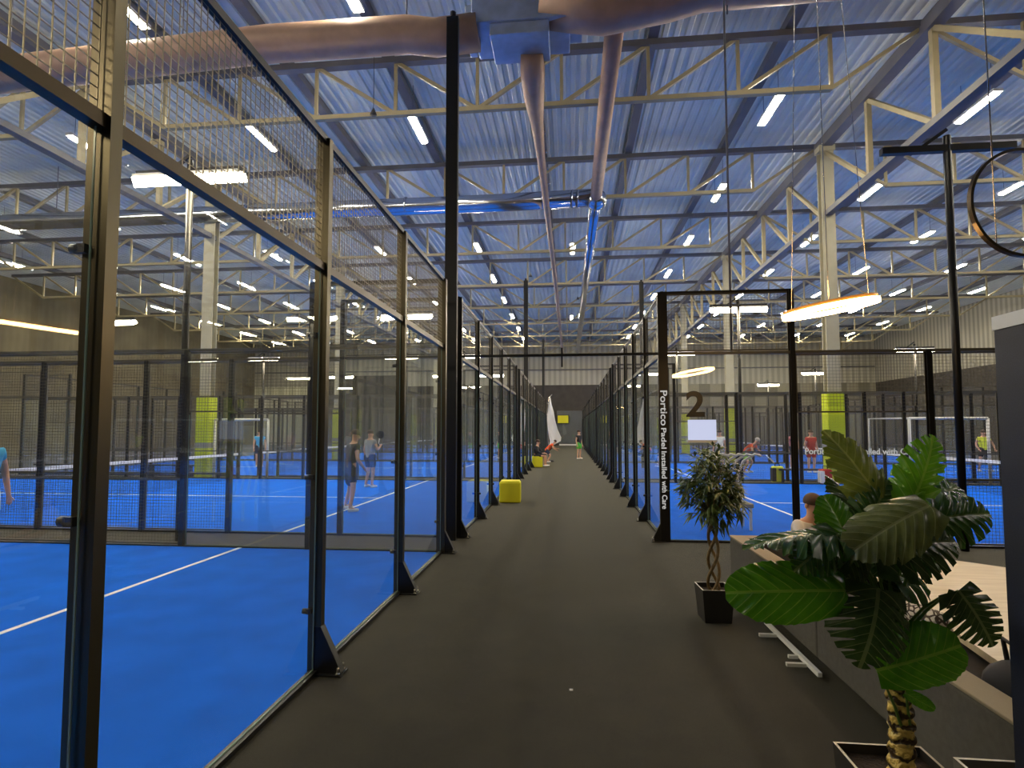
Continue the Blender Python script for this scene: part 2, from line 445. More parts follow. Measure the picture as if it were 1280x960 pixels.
def mesh_mb(y0, y1, z0, z1, along='Y'):
    b = MB()
    def P(a, z): return (0, a, z) if along == 'Y' else (a, 0, z)
    uv = [(0, 0), (y1-y0, 0), (y1-y0, z1-z0), (0, z1-z0)]
    b.quad(P(y0, z0), P(y1, z0), P(y1, z1), P(y0, z1), 0, uv)
    f = .012
    for (a0, a1, c0, c1) in ((y0, y1, z0, z0+2*f), (y0, y1, z1-2*f, z1), (y0, y0+f, z0, z1), (y1-f, y1, z0, z1)):
        if along == 'Y': b.box(-f, f, a0, a1, c0, c1, 1)
        else: b.box(a0, a1, -f, f, c0, c1, 1)
    return b

def wire_panel_mb(y0, y1, z0, z1, pitch=.05, r=.0022):
    b = MB()
    n = int(round((y1-y0)/pitch))
    for i in range(n+1):
        y = y0+(y1-y0)*i/n; b.box(-r, r, y-r, y+r, z0, z1)
    k = int(round((z1-z0)/pitch))
    for i in range(k+1):
        z = z0+(z1-z0)*i/k; b.box(-r*1.8, -r*.1, y0, y1, z-r, z+r)
    return b

bolt_me = bolt_mb().mesh('bolt', M['bolt'])
def inst(name, me, parent, loc):
    o = bpy.data.objects.new(name, me); COL.objects.link(o); o.parent = parent; o.location = loc; return o

def back_wall(side, y0, y1, label, near=False):
    """glass back wall of a court standing beside the aisle"""
    X = XLW if side == 'L' else XRW; foot = 1 if side == 'L' else -1
    root = thing('glass_screen', label, 'glass wall', (X, y0, 0), 0, 'glass back walls along the aisle')
    n = 5; st = (y1-y0)/n
    gm = M['glass'] if near else M['glassfar']
    for i in range(n+1):
        end = i in (0, n)
        w, d = (.15, .09) if end else (.10, .06)
        if near and i == n: w = .12
        p = post_mb(HM, w, d, foot).build('post', M['litpost'] if near else M['blackpost'], root, (0, i*st, 0))
        if y0 < 45:
            g = gusset_mb(foot).build('base_plate', M['black'], p, (0, 0, 0))
            if y0 < 20:
                for q in (-.05, .05): inst('bolt', bolt_me, g, (foot*.19, q, .012))
        if y0 < 12:
            for z in ((.45, 1.42, 2.48) if near else (.5, 1.45, 2.4)):
                if i > 0 or near:
                    clamp_mb(-foot if near else foot).build('clamp', M['black'], p, (0, 0, z))
    for i in range(n):
        a, c = i*st+.045, (i+1)*st-.045
        glass_mb(a, c, .03, HW-.03).build('glass_panel', [gm, M['glassedge']], root)
        if near:
            wire_panel_mb(a, c, HW+.03, HM-.03).build('mesh_panel', M['wire'], root)
        else:
            mesh_mb(a, c, HW+.03, HM-.03).build('mesh_panel', [M['mesh'], M['rail']], root)
    MB().box(-.03, .03, 0, y1-y0, HW-.03, HW+.03).build('middle_rail', M['bronze'] if near else M['black'], root)
    MB().box(-.025, .025, 0, y1-y0, HM-.03, HM+.02).build('top_rail', M['black'], root)
    MB().box(-.03, .03, 0, y1-y0, 0, .03).build('bottom_rail', M['black'], root)
    return root

def side_fence(side, y, label, near=False):
    """side fence running away from the aisle: two glass panels at each corner, welded mesh between"""
    s = -1 if side == 'L' else 1; X = XLW if side == 'L' else XRW
    root = thing('side_fence', label, 'fence', (X, y, 0), 0, 'side fences between the courts')
    xs = [2, 4, 5.6, 7.6, 9.2, 10.8, 12.4, 14.4, 16, 18, 20] if side == 'L' else [2, 4, 6, 8, 9.2, 10.8, 12, 14, 16, 18, 20]
    for x in xs:
        h = HM if x in (2, 18, 20) else HW
        p = post_mb(h, .09, .07).build('post', M['blackpost'], root, (s*x, 0, 0))
        p.rotation_euler = (0, 0, PI/2)
    prev = 0
    for x in xs:
        a, c = sorted((s*prev, s*x)); a += .05; c -= .05
        if x in (2, 20):
            glass_mb(a, c, .03, HW-.03, 'X').build('glass_panel', [M['glassfar'], M['glassedge']], root)
            mesh_mb(a, c, HW+.03, HM-.03, 'X').build('mesh_panel', [M['mesh'], M['rail']], root)
        elif x in (4, 18):
            glass_mb(a, c, .03, 2.0, 'X').build('glass_panel', [M['glassfar'], M['glassedge']], root)
            mesh_mb(a, c, 2.04, HW-.03, 'X').build('mesh_panel', [M['mesh'], M['rail']], root)
        elif not (9 < prev < 11 and 9 < x < 11):
            mesh_mb(a, c, .04, HW-.03, 'X').build('mesh_panel', [M['mesh'], M['rail']], root)
        prev = x
    a, c = sorted((0, s*20))
    MB().box(a, c, -.02, .02, HW-.025, HW+.02).build('top_rail', M['rail'], root)
    for (q0, q1) in ((4, 9.2), (10.8, 16)):
        e, g = sorted((s*q0, s*q1))
        MB().box(e, g, -.015, .015, 1.0, 1.03).build('middle_rail', M['rail'], root)
    e, g = sorted((0, s*2))
    MB().box(e, g, -.02, .02, HM-.03, HM+.01).build('corner_rail', M['black'], root)
    MB().box(a, c, -.03, .03, 0, .03).build('bottom_rail', M['black'], root)
    return root

def far_glass(side, y0, y1, label):
    s = -1 if side == 'L' else 1; X = (XLW if side == 'L' else XRW)+s*DEPTH
    root = thing('glass_screen', label, 'glass wall', (X, y0, 0), 0, 'glass back walls far from the aisle')
    n = 5; st = (y1-y0)/n
    for i in range(n+1):
        post_mb(HM, .1, .08).build('post', M['blackpost'], root, (0, i*st, 0))
    for i in range(n):
        a, c = i*st+.045, (i+1)*st-.045
        glass_mb(a, c, .03, HW-.03).build('glass_panel', [M['glassfar'], M['glassedge']], root)
        mesh_mb(a, c, HW+.03, HM-.03).build('mesh_panel', [M['mesh'], M['rail']], root)
    MB().box(-.025, .025, 0, y1-y0, HM-.03, HM+.02).build('top_rail', M['black'], root)
    return root

def court_surface(side, y0, y1, label):
    s = -1 if side == 'L' else 1; X = XLW if side == 'L' else XRW
    root = thing('court_surface', label, 'court', (X, y0, 0), 0, 'blue padel court surfaces')
    a, c = sorted((s*.05, s*(DEPTH-.06))); w = y1-y0
    MB().box(a, c, .04, w-.04, .001, .012).build('turf', M['turf'], root)
    z0, z1 = .012, .016
    for q in (3.05, DEPTH-3.05):
        MB().box(s*q-.03, s*q+.03, .03, w-.03, z0, z1).build('service_line', M['line'], root)
    e, g = sorted((s*3.0, s*(DEPTH-3.0)))
    MB().box(e, g, w/2-.03, w/2+.03, z0, z1).build('center_line', M['line'], root)
    return root

def court_net(side, y0, y1, label):
    s = -1 if side == 'L' else 1; X = (XLW if side == 'L' else XRW)+s*DEPTH/2
    root = thing('court_net', label, 'net', (X, y0, 0), 0, 'nets across the padel courts'); w = y1-y0
    MB().quad((0, .1, .03), (0, w-.1, .03), (0, w-.1, .88), (0, .1, .88), 0,
              [(0, 0), (w-.2, 0), (w-.2, .85), (0, .85)]).build('netting', M['net'], root)
    MB().box(-.012, .012, .1, w-.1, .86, .94).build('tape', M['line'], root)
    for y in (.08, w-.08):
        MB().box(-.05, .05, y-.04, y+.04, 0, 1.0).build('post', M['blackpost'], root)
    return root

for i, (y0, y1) in enumerate(LY):
    back_wall('L', y0, y1, '%s tall black-posted glass wall along the left edge of the aisle' % ORD[i], near=(i == 0))
    court_surface('L', y0, y1, '%s blue turf court left of the aisle' % ORD[i])
    court_net('L', y0, y1, 'white-taped net across the %s court left of the aisle' % ORD[i])
    side_fence('L', y1, 'mesh and glass fence closing the far side of the %s left court' % ORD[i]) if i < 5 else None
    if i: side_fence('L', y0, 'mesh and glass fence closing the near side of the %s left court' % ORD[i])
    far_glass('L', y0, y1, 'distant glass wall at the outer end of the %s left court' % ORD[i])
for i, (y0, y1) in enumerate(RY):
    back_wall('R', y0, y1, '%s black-posted glass wall along the right edge of the aisle' % ORD[i])
    court_surface('R', y0, y1, '%s blue turf court right of the aisle' % ORD[i])
    court_net('R', y0, y1, 'white-taped net across the %s court right of the aisle' % ORD[i])
    side_fence('R', y1, 'mesh and glass fence closing the far side of the %s right court' % ORD[i]) if i < 4 else None
    side_fence('R', y0, 'mesh and glass fence closing the near side of the %s right court' % ORD[i])
    far_glass('R', y0, y1, 'distant glass wall at the outer end of the %s right court' % ORD[i])

# ------------------------------------------------------------------ lettering
def text_mesh(name, s, size, mat, parent=None, loc=(0, 0, 0), rot=(PI/2, 0, 0), width=None, extrude=.002, bold=0):
    cu = bpy.data.curves.new(name+'_curve', 'FONT'); cu.body = s; cu.size = size; cu.extrude = extrude; cu.offset = bold
    cu.align_x = 'LEFT'; cu.align_y = 'BOTTOM_BASELINE'
    t = bpy.data.objects.new('tmp', cu); COL.objects.link(t)
    bpy.context.view_layer.update()
    me = bpy.data.meshes.new_from_object(t.evaluated_get(bpy.context.evaluated_depsgraph_get()))
    bpy.data.objects.remove(t); bpy.data.curves.remove(cu)
    me.materials.clear(); me.materials.append(mat)
    if width:
        xs = [v.co.x for v in me.vertices]; k = width/(max(xs)-min(xs)); x0 = min(xs)
        for v in me.vertices: v.co.x = (v.co.x-x0)*k
    o = bpy.data.objects.new(name, me); COL.objects.link(o); o.location = loc; o.rotation_euler = rot
    if parent: o.parent = parent
    return o

# vertical words down the first post on the right (read top to bottom)
root = thing('lettering', 'white words running down the first black post right of the aisle', 'lettering', (XRW, 9.15, 0))
words = [('Portico', 2.40, .56, .15), ('Padel', 1.80, .33, .11), ('Installed', 1.43, .43, .11), ('with', .96, .18, .11), ('Care', .74, .22, .11)]
for wd, z, ln, sz in words:
    text_mesh('word', wd, sz, M['text'], root, (-.045 if sz < .12 else -.05, 0, z), (PI/2, PI/2, 0), width=ln, bold=.002)
tag(text_mesh('fence_lettering', 'Portico Padel Installed with Care', .27, M['text'], None, (7.58, 19.08, .99), (PI/2, 0, 0), width=3.4, bold=.004),
    'white sentence fixed along the fence at waist height behind the yellow-padded column', 'lettering')
tag(text_mesh('court_number', '2', .56, M['darktext'], None, (1.85, 9.17, 1.99), (PI/2, 0, 0), width=.29, bold=.014),
    'large black number 2 on the glass above the white board', 'number')

# ------------------------------------------------------------------ roof steel
TY = [14.3+6.05*k for k in range(9)]; ZB = 10.3; ZT = 11.85
BAYS = [(-36.0, -13.6), (-13.6, 8.8), (8.8, 31.2)]
BNAME = ['left bay', 'middle bay', 'right bay']
def make_truss():
    root = thing('roof_truss', 'x', 'truss')
    L_ = 22.4; n = 10; st = L_/n
    MB().box(0, L_, -.11, .11, ZT-.16, ZT).build('top_chord', M['girder'], root)
    MB().box(st, L_-st, -.07, .07, ZB-.06, ZB+.06).build('bottom_chord', M['truss'], root)
    for i in range(1, n):
        MB().bar((i*st, 0, ZB), (i*st, 0, ZT-.1), .08).build('vertical_strut', M['truss'], root)
    for i in range(1, n//2+1):
        MB().bar((i*st, 0, ZB), ((i-1)*st, 0, ZT-.1), .09).build('diagonal_strut', M['truss'], root)
        MB().bar((L_-i*st, 0, ZB), (L_-(i-1)*st, 0, ZT-.1), .09).build('diagonal_strut', M['truss'], root)
    return root
proto = make_truss(); first = True
for j, (x0, x1) in enumerate(BAYS):
    for k, y in enumerate(TY):
        lab = '%s ivory steel truss under the roof, %s of the hall' % (ORD[k], BNAME[j])
        if first: proto.location = (x0, y, 0); proto['label'] = lab; proto['group'] = 'roof trusses'; first = False
        else: copy_tree(proto, None, (x0, y, 0), None, lab)
# nearer truss band above the frame so other views stay closed
# girders along the hall
def make_girder():
    root = thing('roof_girder', 'x', 'girder')
    y0, y1 = 5.0, 62.0; n = 19; st = (y1-y0)/n
    MB().box(-.16, .16, y0, y1, 11.45, 11.8).build('top_chord', M['girder'], root)
    b = MB(); b.box(-.12, .12, y0, y1, 9.05, 9.22); b.build('bottom_chord', M['girder'], root)
    for i in range(n):
        y = 5+i*3
        if y > 61: break
        MB().bar((0, y, 9.1), (0, y, 11.5), .14).build('vertical_strut', M['truss'], root)
        if i % 2 == 0 or True:
            MB().bar((0, y, 9.1), (0, min(y+3, 61.5), 11.5), .12).build('diagonal_strut', M['truss'], root)
    return root
g = make_girder(); g.location = (8.8, 0, 0); tag(g, 'deep grey lattice girder running the length of the hall, right of aisle', 'girder', 'long roof girders')
g2 = copy_tree(g, None, (-13.6, 0, 0), None, 'deep grey lattice girder running the length of the hall, left of aisle')
# dark purlins along the hall
pur = MB(); pur.box(-.13, .13, YB+.1, YE-.2, ZC-.26, ZC-.02); pm = pur.mesh('roof_purlin', M['girder'])
for i, x in enumerate((-33, -28.5, -24, -19, -10.6, -7.8, -4.9, -.9, 2.2, 5.6, 12.5, 16.5, 20.5, 24.5, 28.5)):
    o = bpy.data.objects.new('roof_purlin', pm); COL.objects.link(o); o.location = (x, 0, 0)
    side = 'left' if x < 0 else 'right'
    idx = [v for v in (-.9, -4.9, -7.8, -10.6, -19, -24, -28.5, -33)].index(x) if x < 0 else [2.2, 5.6, 12.5, 16.5, 20.5, 24.5, 28.5].index(x)
    tag(o, 'dark steel purlin under the blue deck, %s %s of the ducts' % (ORD[idx], side), 'beam', 'dark purlins under the deck')
# columns
def make_column():
    root = thing('column', 'x', 'column')
    b = MB(); w = .21
    b.box(-w, w, -.16, -.12, 0, 11.5); b.box(-w, w, .12, .16, 0, 11.5); b.box(-.03, .03, -.12, .12, 0, 11.5)
    b.box(-w-.05, w+.05, -.2, .2, 11.3, 11.5)
    b.build('shaft', M['column'], root)
    MB().box(-.27, .27, -.24, .24, 0, 3.0).build('padding', M['pad'], root, bevel=.03)
    MB().box(-.275, .275, -.245, .245, 1.1, 1.3).build('strap', M['greycloth'], root)
    return root
c0 = make_column(); first = True
for x, nm in ((8.8, 'right of the aisle'), (-13.6, 'left of the aisle')):
    for k, y in enumerate((20.0, 32.1, 44.2, 56.3)):
        lab = 'cream steel column with lime padding, %s one %s' % (ORD[k], nm)
        if first: c0.location = (x, y-.2, 0); tag(c0, lab, 'column', 'padded roof columns'); first = False
        else: copy_tree(c0, None, (x, y-.2, 0), None, lab)

# ------------------------------------------------------------------ ceiling battens
def make_batten():
    root = thing('ceiling_light', 'x', 'light')
    MB().box(-.13, .13, -.82, .82, .015, .1).build('housing', M['housing'], root)
    MB().box(-.075, .075, -.75, .75, -.03, .03).build('lamp', M['batten'], root)
    for y in (-.6, .6): MB().bar((0, y, .1), (0, y, 1.05), .012).build('hanger', M['girder'], root)
    return root
bt = make_batten(); first = True
rows = [(-4.6, 'first row left of the ducts', 0), (-9.7, 'second row left', 0), (-15.6, 'third row left', 0), (-20.6, 'fourth row left', 0), (-25.8, 'fifth row left', 0), (-31, 'sixth row left', 0),
        (5.85, 'first row right of the ducts', 0), (11.7, 'second row right', 0), (16.9, 'third row right', 0), (22.0, 'fourth row right', 0), (27.0, 'fifth row right', 0)]
for x, nm, _ in rows:
    for k in range(8):
        y = 16.4+5.7*k+(.5 if x > 10 else 0)
        lab = '%s slim lit ceiling tube from the camera, %s' % (ORD[k], nm)
        if first: bt.location = (x, y, 11.0); tag(bt, lab, 'light', 'ceiling tube lights'); first = False
        else: copy_tree(bt, None, (x, y, 11.0), None, lab)
for x, nm, _ in rows:
    if x < -22 or x > 20: continue
    for k in range(3):
        if k and -6 < x < 12: continue
        y = 10.7-5.7*k+(.5 if x > 10 else 0)
        copy_tree(bt, None, (x, y, 11.0), None, '%s slim lit ceiling tube overhead and behind the view, %s' % (ORD[k], nm))
for k, y in enumerate((28.0, 45.5)):
    copy_tree(bt, None, (.2, y, 10.9), None, '%s lit ceiling tube hanging between the two long ducts' % ('nearer', 'farther')[k])

# ------------------------------------------------------------------ floodlight poles
def make_flood(lit=True):
    root = thing('floodlight_pole', 'x', 'floodlight')
    b = MB(); b.tube([(0, 0, 0), (0, 0, 6.25)], .055, 10); b.build('pole', M['blackpost'], root)
    MB().box(-.95, .95, -.05, .05, 6.0, 6.1).build('crossbar', M['black'], root)
    MB().bar((0, 0, 6.35), (-.35, 0, 6.1), .05).build('brace', M['black'], root)
    if lit:
        for s in (-1, 1):
            h = MB().box(s*.5-.42, s*.5+.42, -.16, .16, 5.93, 6.0).build('lamp_head', M['housing'], root)
            MB().bar((s*.5-.42, -.02, 5.92), (s*.5+.42, -.02, 5.92), .26, .16, 0, (0, -.5, 1)).build('lamp_panel', M['flood'], h)
    return root
f0 = make_flood(); first = True
for x, y, w in ((-6.25, 8.5, 'nearest left gap between courts'), (-5.9, -2.7, 'open end before the first left court'), (-17.6, 8.62, 'outer half of the nearest left gap'),
                (-5.9, 19.8, 'second left gap between courts'), (-17.6, 19.8, 'outer half of the second left gap'),
                (-5.9, 31.0, 'third left gap between courts'), (-17.8, 31.0, 'outer half of the third left gap'),
                (-5.9, 42.2, 'fourth left gap between courts'), (-17.8, 42.2, 'outer half of the fourth left gap'),
                (5.8, 19.8, 'second right gap between courts'), (5.8, 31.0, 'third right gap between courts'),
                (17.9, 31.0, 'outer half of the third right gap'), (5.8, 42.2, 'fourth right gap between courts'),
                (17.9, 42.9, 'outer half of the fourth right gap'), (5.8, 53.4, 'fifth right gap between courts'), (18.2, 53.6, 'outer half of the fifth right gap')):
    lab = 'lit court floodlight on a black pole, %s' % w
    if first: f0.location = (x, y, 0); tag(f0, lab, 'floodlight', 'lit court floodlights'); first = False
    else: copy_tree(f0, None, (x, y, 0), None, lab)
u = make_flood(False); u.location = (5.75, 8.95, 0); tag(u, 'unlit black T-shaped light pole standing behind the monstera', 'floodlight')
for x, y, lab in ((-1.93, 8.98, 'tall black net pole rising to the roof beside the left aisle posts'), (-2.0, 25.8, 'second tall black net pole left of the aisle'),
                  (3.4, 26.6, 'tall black net pole beyond the right aisle wall'), (-2.0, 43, 'third tall black net pole left of the aisle')):
    b = MB(); b.box(-.10, .10, -.05, .05, 0, 8.75); b.tube([(0, 0, 8.75), (0, 0, 8.85)], .05, 8)
    tag(b.build('net_pole', M['blackpost'], None, (x, y, 0)), lab, 'pole')
b = MB(); b.tube([(0, 0, 3), (0, 0, 11.9)], .018, 6)
tag(b.build('steel_cable', M['girder'], None, (2.62, 9.35, 0)), 'thin dark cable dropping from the roof above the number two court', 'cable')

# ------------------------------------------------------------------ ducts
b = MB(); root = thing('air_duct', 'wide brown insulated air duct crossing the hall under the roof', 'duct', (0, 10.5, 0))
b.tube([(-22, 0, 9.0), (-12, -.1, 9.35), (-6, -.1, 9.6), (-3.2, 0, 9.66), (-2.6, 0, 9.55), (-1.75, 0, 9.6)], .34, 20); b.build('duct_tube', M['ductc'], root)
b = MB(); b.tube([(-.5, 0, 10.05), (.7, 0, 9.85), (1.9, 0, 10.02), (2.6, 0, 10.18), (9, 0, 10.3), (20, 0, 10.4)], .42, 20); b.build('duct_tube', M['ductc'], root)
for x in (-12, -8, -3.2, 3, 8):
    b = MB(); b.tube([(x, 0, 9.6), (x, 0, 12.1)], .015, 6); b.build('hanger', M['girder'], root)
root = thing('ventilation_unit', 'shiny silver ventilation box hanging where the ducts meet', 'ventilation unit', (-.9, 10.75, 0))
MB().box(-.95, .95, -.5, .6, 9.62, 11.0).build('casing', M['silvermatte'], root, bevel=.02)
MB().box(-.6, .55, -.45, .45, 9.38, 9.62).build('outlet_box', M['silvermatte'], root, bevel=.02)
MB().box(.95, 1.2, -.4, .4, 9.7, 10.6).build('collar', M['silvermatte'], root, bevel=.02)
MB().box(-1.1, -.95, -.35, .35, 9.5, 10.1).build('collar', M['silvermatte'], root, bevel=.02)
for sx in (-.8, .8): MB().bar((sx, 0, 11), (sx, 0, 12.1), .03).build('hanger', M['girder'], root)
root = thing('fabric_duct', 'tapering beige fabric duct running down the hall, left of the pair', 'duct', (0, 0, 0))
b = MB(); b.tube([(-.72, 10.95, 9.45), (-.74, 11.5, 9.3), (-.76, 12.4, 9.28), (-.76, 13.4, 9.34), (-.76, 15.2, 9.42), (-.74, 20, 9.45), (-.7, 30, 9.5), (-.66, 58, 9.5)], [.24, .26, .22, .16, .12, .10, .10, .10], 14)
b.build('duct_tube', M['ductc'], root)
b = MB()
for y in range(13, 20): b.tube([(-.6, y, 9.42), (-.6, y+.12, 9.42)], .03, 6)
b.build('clip', M['bolt'], root)
root = thing('round_duct', 'long round duct running down the hall, right of the pair', 'duct', (0, 0, 0))
b = MB(); b.tube([(.96, 10.95, 9.95), (.96, 15, 9.97), (.97, 19.6, 9.93)], .2, 16); b.build('duct_tube', M['ductc'], root)
b = MB(); b.tube([(.97, 19.6, 9.93), (.93, 28, 9.92), (.86, 58, 9.88)], .2, 16); b.build('duct_tube', M['silver'], root)
b = MB(); b.ball((.98, 19.6, 9.90), (.38, .38, .38), 16, 10); b.build('elbow', M['silver'], root)
root = thing('silver_duct', 'silver spiral duct crossing to the left below the second truss', 'duct', (0, 19.6, 9.93))
b = MB(); b.tube([(.9, 0, .05), (-3, 0, 0), (-30, 0, .05)], .31, 20); b.build('duct_tube', M['silver'], root)
for x in (0.35, .15, -.9, -5.9, -12, -18):
    b = MB(); b.tube([(x-.03, 0, .03), (x+.03, 0, .03)], .33, 20); b.build('band', M['silver'], root)
for x in (-4, -12, -20):
    b = MB(); b.bar((x, 0, .3), (x, 0, 2.5), .02); b.build('hanger', M['girder'], root)
# sound speakers / sensors hanging under trusses
for x, y, z, lab in ((-5.0, 13.6, 9.9, 'small black sensor hanging left below the first truss'), (-1.9, 27.5, 9.4, 'small black sensor hanging below the third truss'),
                     (.55, 34.8, 9.9, 'small black sensor hanging beside the long round duct')):
    r = thing('sensor', lab, 'sensor', (x, y, z))
    b = MB(); b.tube([(0, 0, 0), (0, 0, .1), (0, 0, .18)], [.09, .05, .02], 8); b.build('cone', M['black'], r)
    b = MB(); b.bar((0, 0, .15), (0, 0, 2.0), .012); b.build('wire', M['black'], r)

# ------------------------------------------------------------------ pendant ring lamps by the lounge
def ring_lamp(label, c, r, tilt, lit, cable_top, thick=.045):
    root = thing('ring_lamp', label, 'lamp', c)
    n = 48; pts = []
    Rm = Matrix.Rotation(tilt[2], 3, 'Z') @ Matrix.Rotation(tilt[0], 3, 'X') @ Matrix.Rotation(tilt[1], 3, 'Y')
    for i in range(n):
        a = 2*PI*i/n; pts.append(Rm @ Vector((r*math.cos(a), r*math.sin(a), 0)))
    def band(r0, r1, z0, z1):
        b = MB(); vs = []
        for i in range(n):
            a = 2*PI*i/n
            for (rr, z) in ((r0, z0), (r1, z0), (r1, z1), (r0, z1)):
                vs.append(Rm @ Vector((rr*math.cos(a), rr*math.sin(a), z)))
        fs = []
        for i in range(n):
            j = (i+1) % n
            for q in range(4): fs.append((i*4+q, j*4+q, j*4+(q+1) % 4, i*4+(q+1) % 4))
        return b.add(vs, fs, smooth=False)
    band(r-.012, r+.012, 0, thick).build('hoop', M['ringbody'] if lit else M['bronze'], root)
    if lit: band(r-.024, r+.026, -.045, 0).build('light_strip', M['ring'], root)
    for i in (0, n//3, 2*n//3):
        p = pts[i]; b = MB(); b.tube([p, Vector(cable_top)-Vector(c)], .004, 5); b.build('cable', M['bolt'], root)
    return root
ring_lamp('glowing orange ring lamp hanging from thin cables above the sofa', (2.66, 6.0, 3.03), .42, (.03, -.16, .1), True, (2.6, 6.0, 11.6), .035)
ring_lamp('unlit dark metal hoop hanging upright at the right edge of the view', (3.77, 5.0, 3.66), .45, (PI/2, .0, .12), False, (3.45, 4.9, 11.6), .04)

# ------------------------------------------------------------------ people
def skin_mesh(name, verts, edges, radii, mat, parent, root_i=0, sub=2):
    me = bpy.data.meshes.new(name); me.from_pydata([tuple(v) for v in verts], edges, [])
    t = bpy.data.objects.new('tmp_skin', me); COL.objects.link(t)
    md = t.modifiers.new('skin', 'SKIN'); md.use_smooth_shade = True
    sb = t.modifiers.new('sub', 'SUBSURF'); sb.levels = sub; sb.render_levels = sub
    sv = me.skin_vertices[0].data
    for i, r in enumerate(radii):
        sv[i].radius = r if isinstance(r, tuple) else (r, r); sv[i].use_root = (i == root_i)
    bpy.context.view_layer.update()
    res = bpy.data.meshes.new_from_object(t.evaluated_get(bpy.context.evaluated_depsgraph_get()))
    bpy.data.objects.remove(t); bpy.data.meshes.remove(me)
    res.materials.clear(); res.materials.append(mat)
    for p in res.polygons: p.use_smooth = True
    o = bpy.data.objects.new(name, res); COL.objects.link(o); o.parent = parent
    return o

BASE = dict(pelvis=(0, 0, .97), spine=(0, 0, 1.14), chest=(0, 0, 1.34), neck=(0, 0, 1.49), head=(0, -.01, 1.60), crown=(0, 0, 1.72),
            shl=(.18, 0, 1.41), ell=(.25, .02, 1.13), wrl=(.26, -.06, .88), hal=(.26, -.09, .80),
            shr=(-.18, 0, 1.41), elr=(-.25, .02, 1.13), wrr=(-.26, -.06, .88), har=(-.26, -.09, .80),
            hpl=(.10, 0, .90), knl=(.12, -.02, .50), anl=(.12, .02, .09), tol=(.13, -.15, .045),
            hpr=(-.10, 0, .90), knr=(-.12, -.02, .50), anr=(-.12, .02, .09), tor=(-.13, -.15, .045))
def person(label, loc, rz, top, bottom, pose=None, hair='hair', scale=1.0, legs='skin', sleeves=.5, shortlen=.75, shoes='shoe', cap=None):
    J = {k: Vector(v) for k, v in BASE.items()}
    if pose: J.update({k: Vector(v) for k, v in pose.items() if k != '_f'})
    root = thing('person', label, 'person', loc, rz); root.scale = (scale,)*3
    names = list(J.keys()); idx = {n: i for i, n in enumerate(names)}
    R = dict(pelvis=(.15, .11), spine=(.13, .10), chest=(.16, .11), neck=.052, head=(.078, .09), crown=(.07, .08),
             sh=.062, el=.042, wr=.028, ha=(.032, .018), hp=.088, kn=.056, an=.038, to=.034)
    def rad(n):
        return R.get(n) or R[n[:2]]
    V = [J[n] for n in names]; RR = [rad(n) for n in names]
    E = [('pelvis', 'spine'), ('spine', 'chest'), ('chest', 'neck'), ('neck', 'head'), ('head', 'crown')]
    for s in 'lr':
        E += [('chest', 'sh'+s), ('sh'+s, 'el'+s), ('el'+s, 'wr'+s), ('wr'+s, 'ha'+s), ('pelvis', 'hp'+s), ('hp'+s, 'kn'+s), ('kn'+s, 'an'+s), ('an'+s, 'to'+s)]
    E = [(idx[a], idx[b]) for a, b in E]
    # fingers: short unequal chains rooted in the palm
    for s, sg in (('l', 1), ('r', -1)):
        h = J['ha'+s]; d = (h-J['wr'+s]).normalized()
        side = d.cross(Vector((0, 0, 1))); side = side.normalized() if side.length > .1 else Vector((0, 1, 0))
        if side.length < .1: side = Vector((0, 1, 0))
        pal = d.cross(side)
        for k, (off, ln) in enumerate(((-.024, .055), (-.008, .068), (.008, .064), (.023, .048))):
            b0 = h+side*off; b1 = b0+d*ln*.6+pal*.008; b2 = b1+d*ln*.4+pal*.022
            o = len(V); V += [b0, b1, b2]; RR += [.010, .009, .008]
            E += [(idx['ha'+s], o), (o, o+1), (o+1, o+2)]
        o = len(V); V += [h-d*.02+side*(-.035), h+side*(-.05)+d*.02]; RR += [.011, .009]; E += [(idx['ha'+s], o), (o, o+1)]
    body = skin_mesh('body', V, E, RR, M['skin'], root, 0, 1 if scale < .9 else 2)
    # shirt
    def lerp(a, b, t): return J[a].lerp(J[b], t)
    vs = [J['pelvis']+(J['pelvis']-J['spine'])*.55, J['spine'], J['chest'], J['chest'].lerp(J['neck'], .55)]
    es = [(0, 1), (1, 2), (2, 3)]; rs = [(.178, .140), (.160, .128), (.18, .132), (.085, .08)]
    for s in 'lr':
        o = len(vs); vs += [J['sh'+s], lerp('sh'+s, 'el'+s, sleeves)]; rs += [.084, .07]
        es += [(2, o), (o, o+1)]
        if sleeves >= 1:
            vs += [lerp('el'+s, 'wr'+s, .9)]; rs += [.045]; es += [(o+1, o+2)]
    skin_mesh('shirt', vs, es, rs, M[top], root, 1)
    vs = [J['pelvis']+(J['spine']-J['pelvis'])*.65, J['pelvis']]; es = [(0, 1)]; rs = [(.16, .12), (.175, .135)]
    for s in 'lr':
        o = len(vs); vs += [J['hp'+s], lerp('hp'+s, 'kn'+s, shortlen)]; rs += [.112, .095 if shortlen < 1 else .075]; es += [(1, o), (o, o+1)]
        if shortlen >= 1: vs += [lerp('kn'+s, 'an'+s, .92)]; rs += [.06]; es += [(o+1, o+2)]
    skin_mesh('shorts' if shortlen < 1 else 'trousers', vs, es, rs, M[bottom], root, 1)
    for s in 'lr':
        a, t = J['an'+s], J['to'+s]; d = (t-a); d.z = 0; d = d.normalized() if d.length > .01 else Vector((0, -1, 0))
        p0 = Vector((a.x, a.y, a.z-.04))-d*.05
        skin_mesh('shoe', [p0, p0+d*.12, p0+d*.25], [(0, 1), (1, 2)], [(.05, .045), (.052, .045), (.045, .032)], M[shoes], root, 0, 1)
    # head details
    hd = (J['crown']-J['neck']).normalized(); c = J['head'].lerp(J['crown'], .45)
    fw = Vector(pose.get('_f', (0, -1, 0))) if pose else Vector((0, -1, 0))
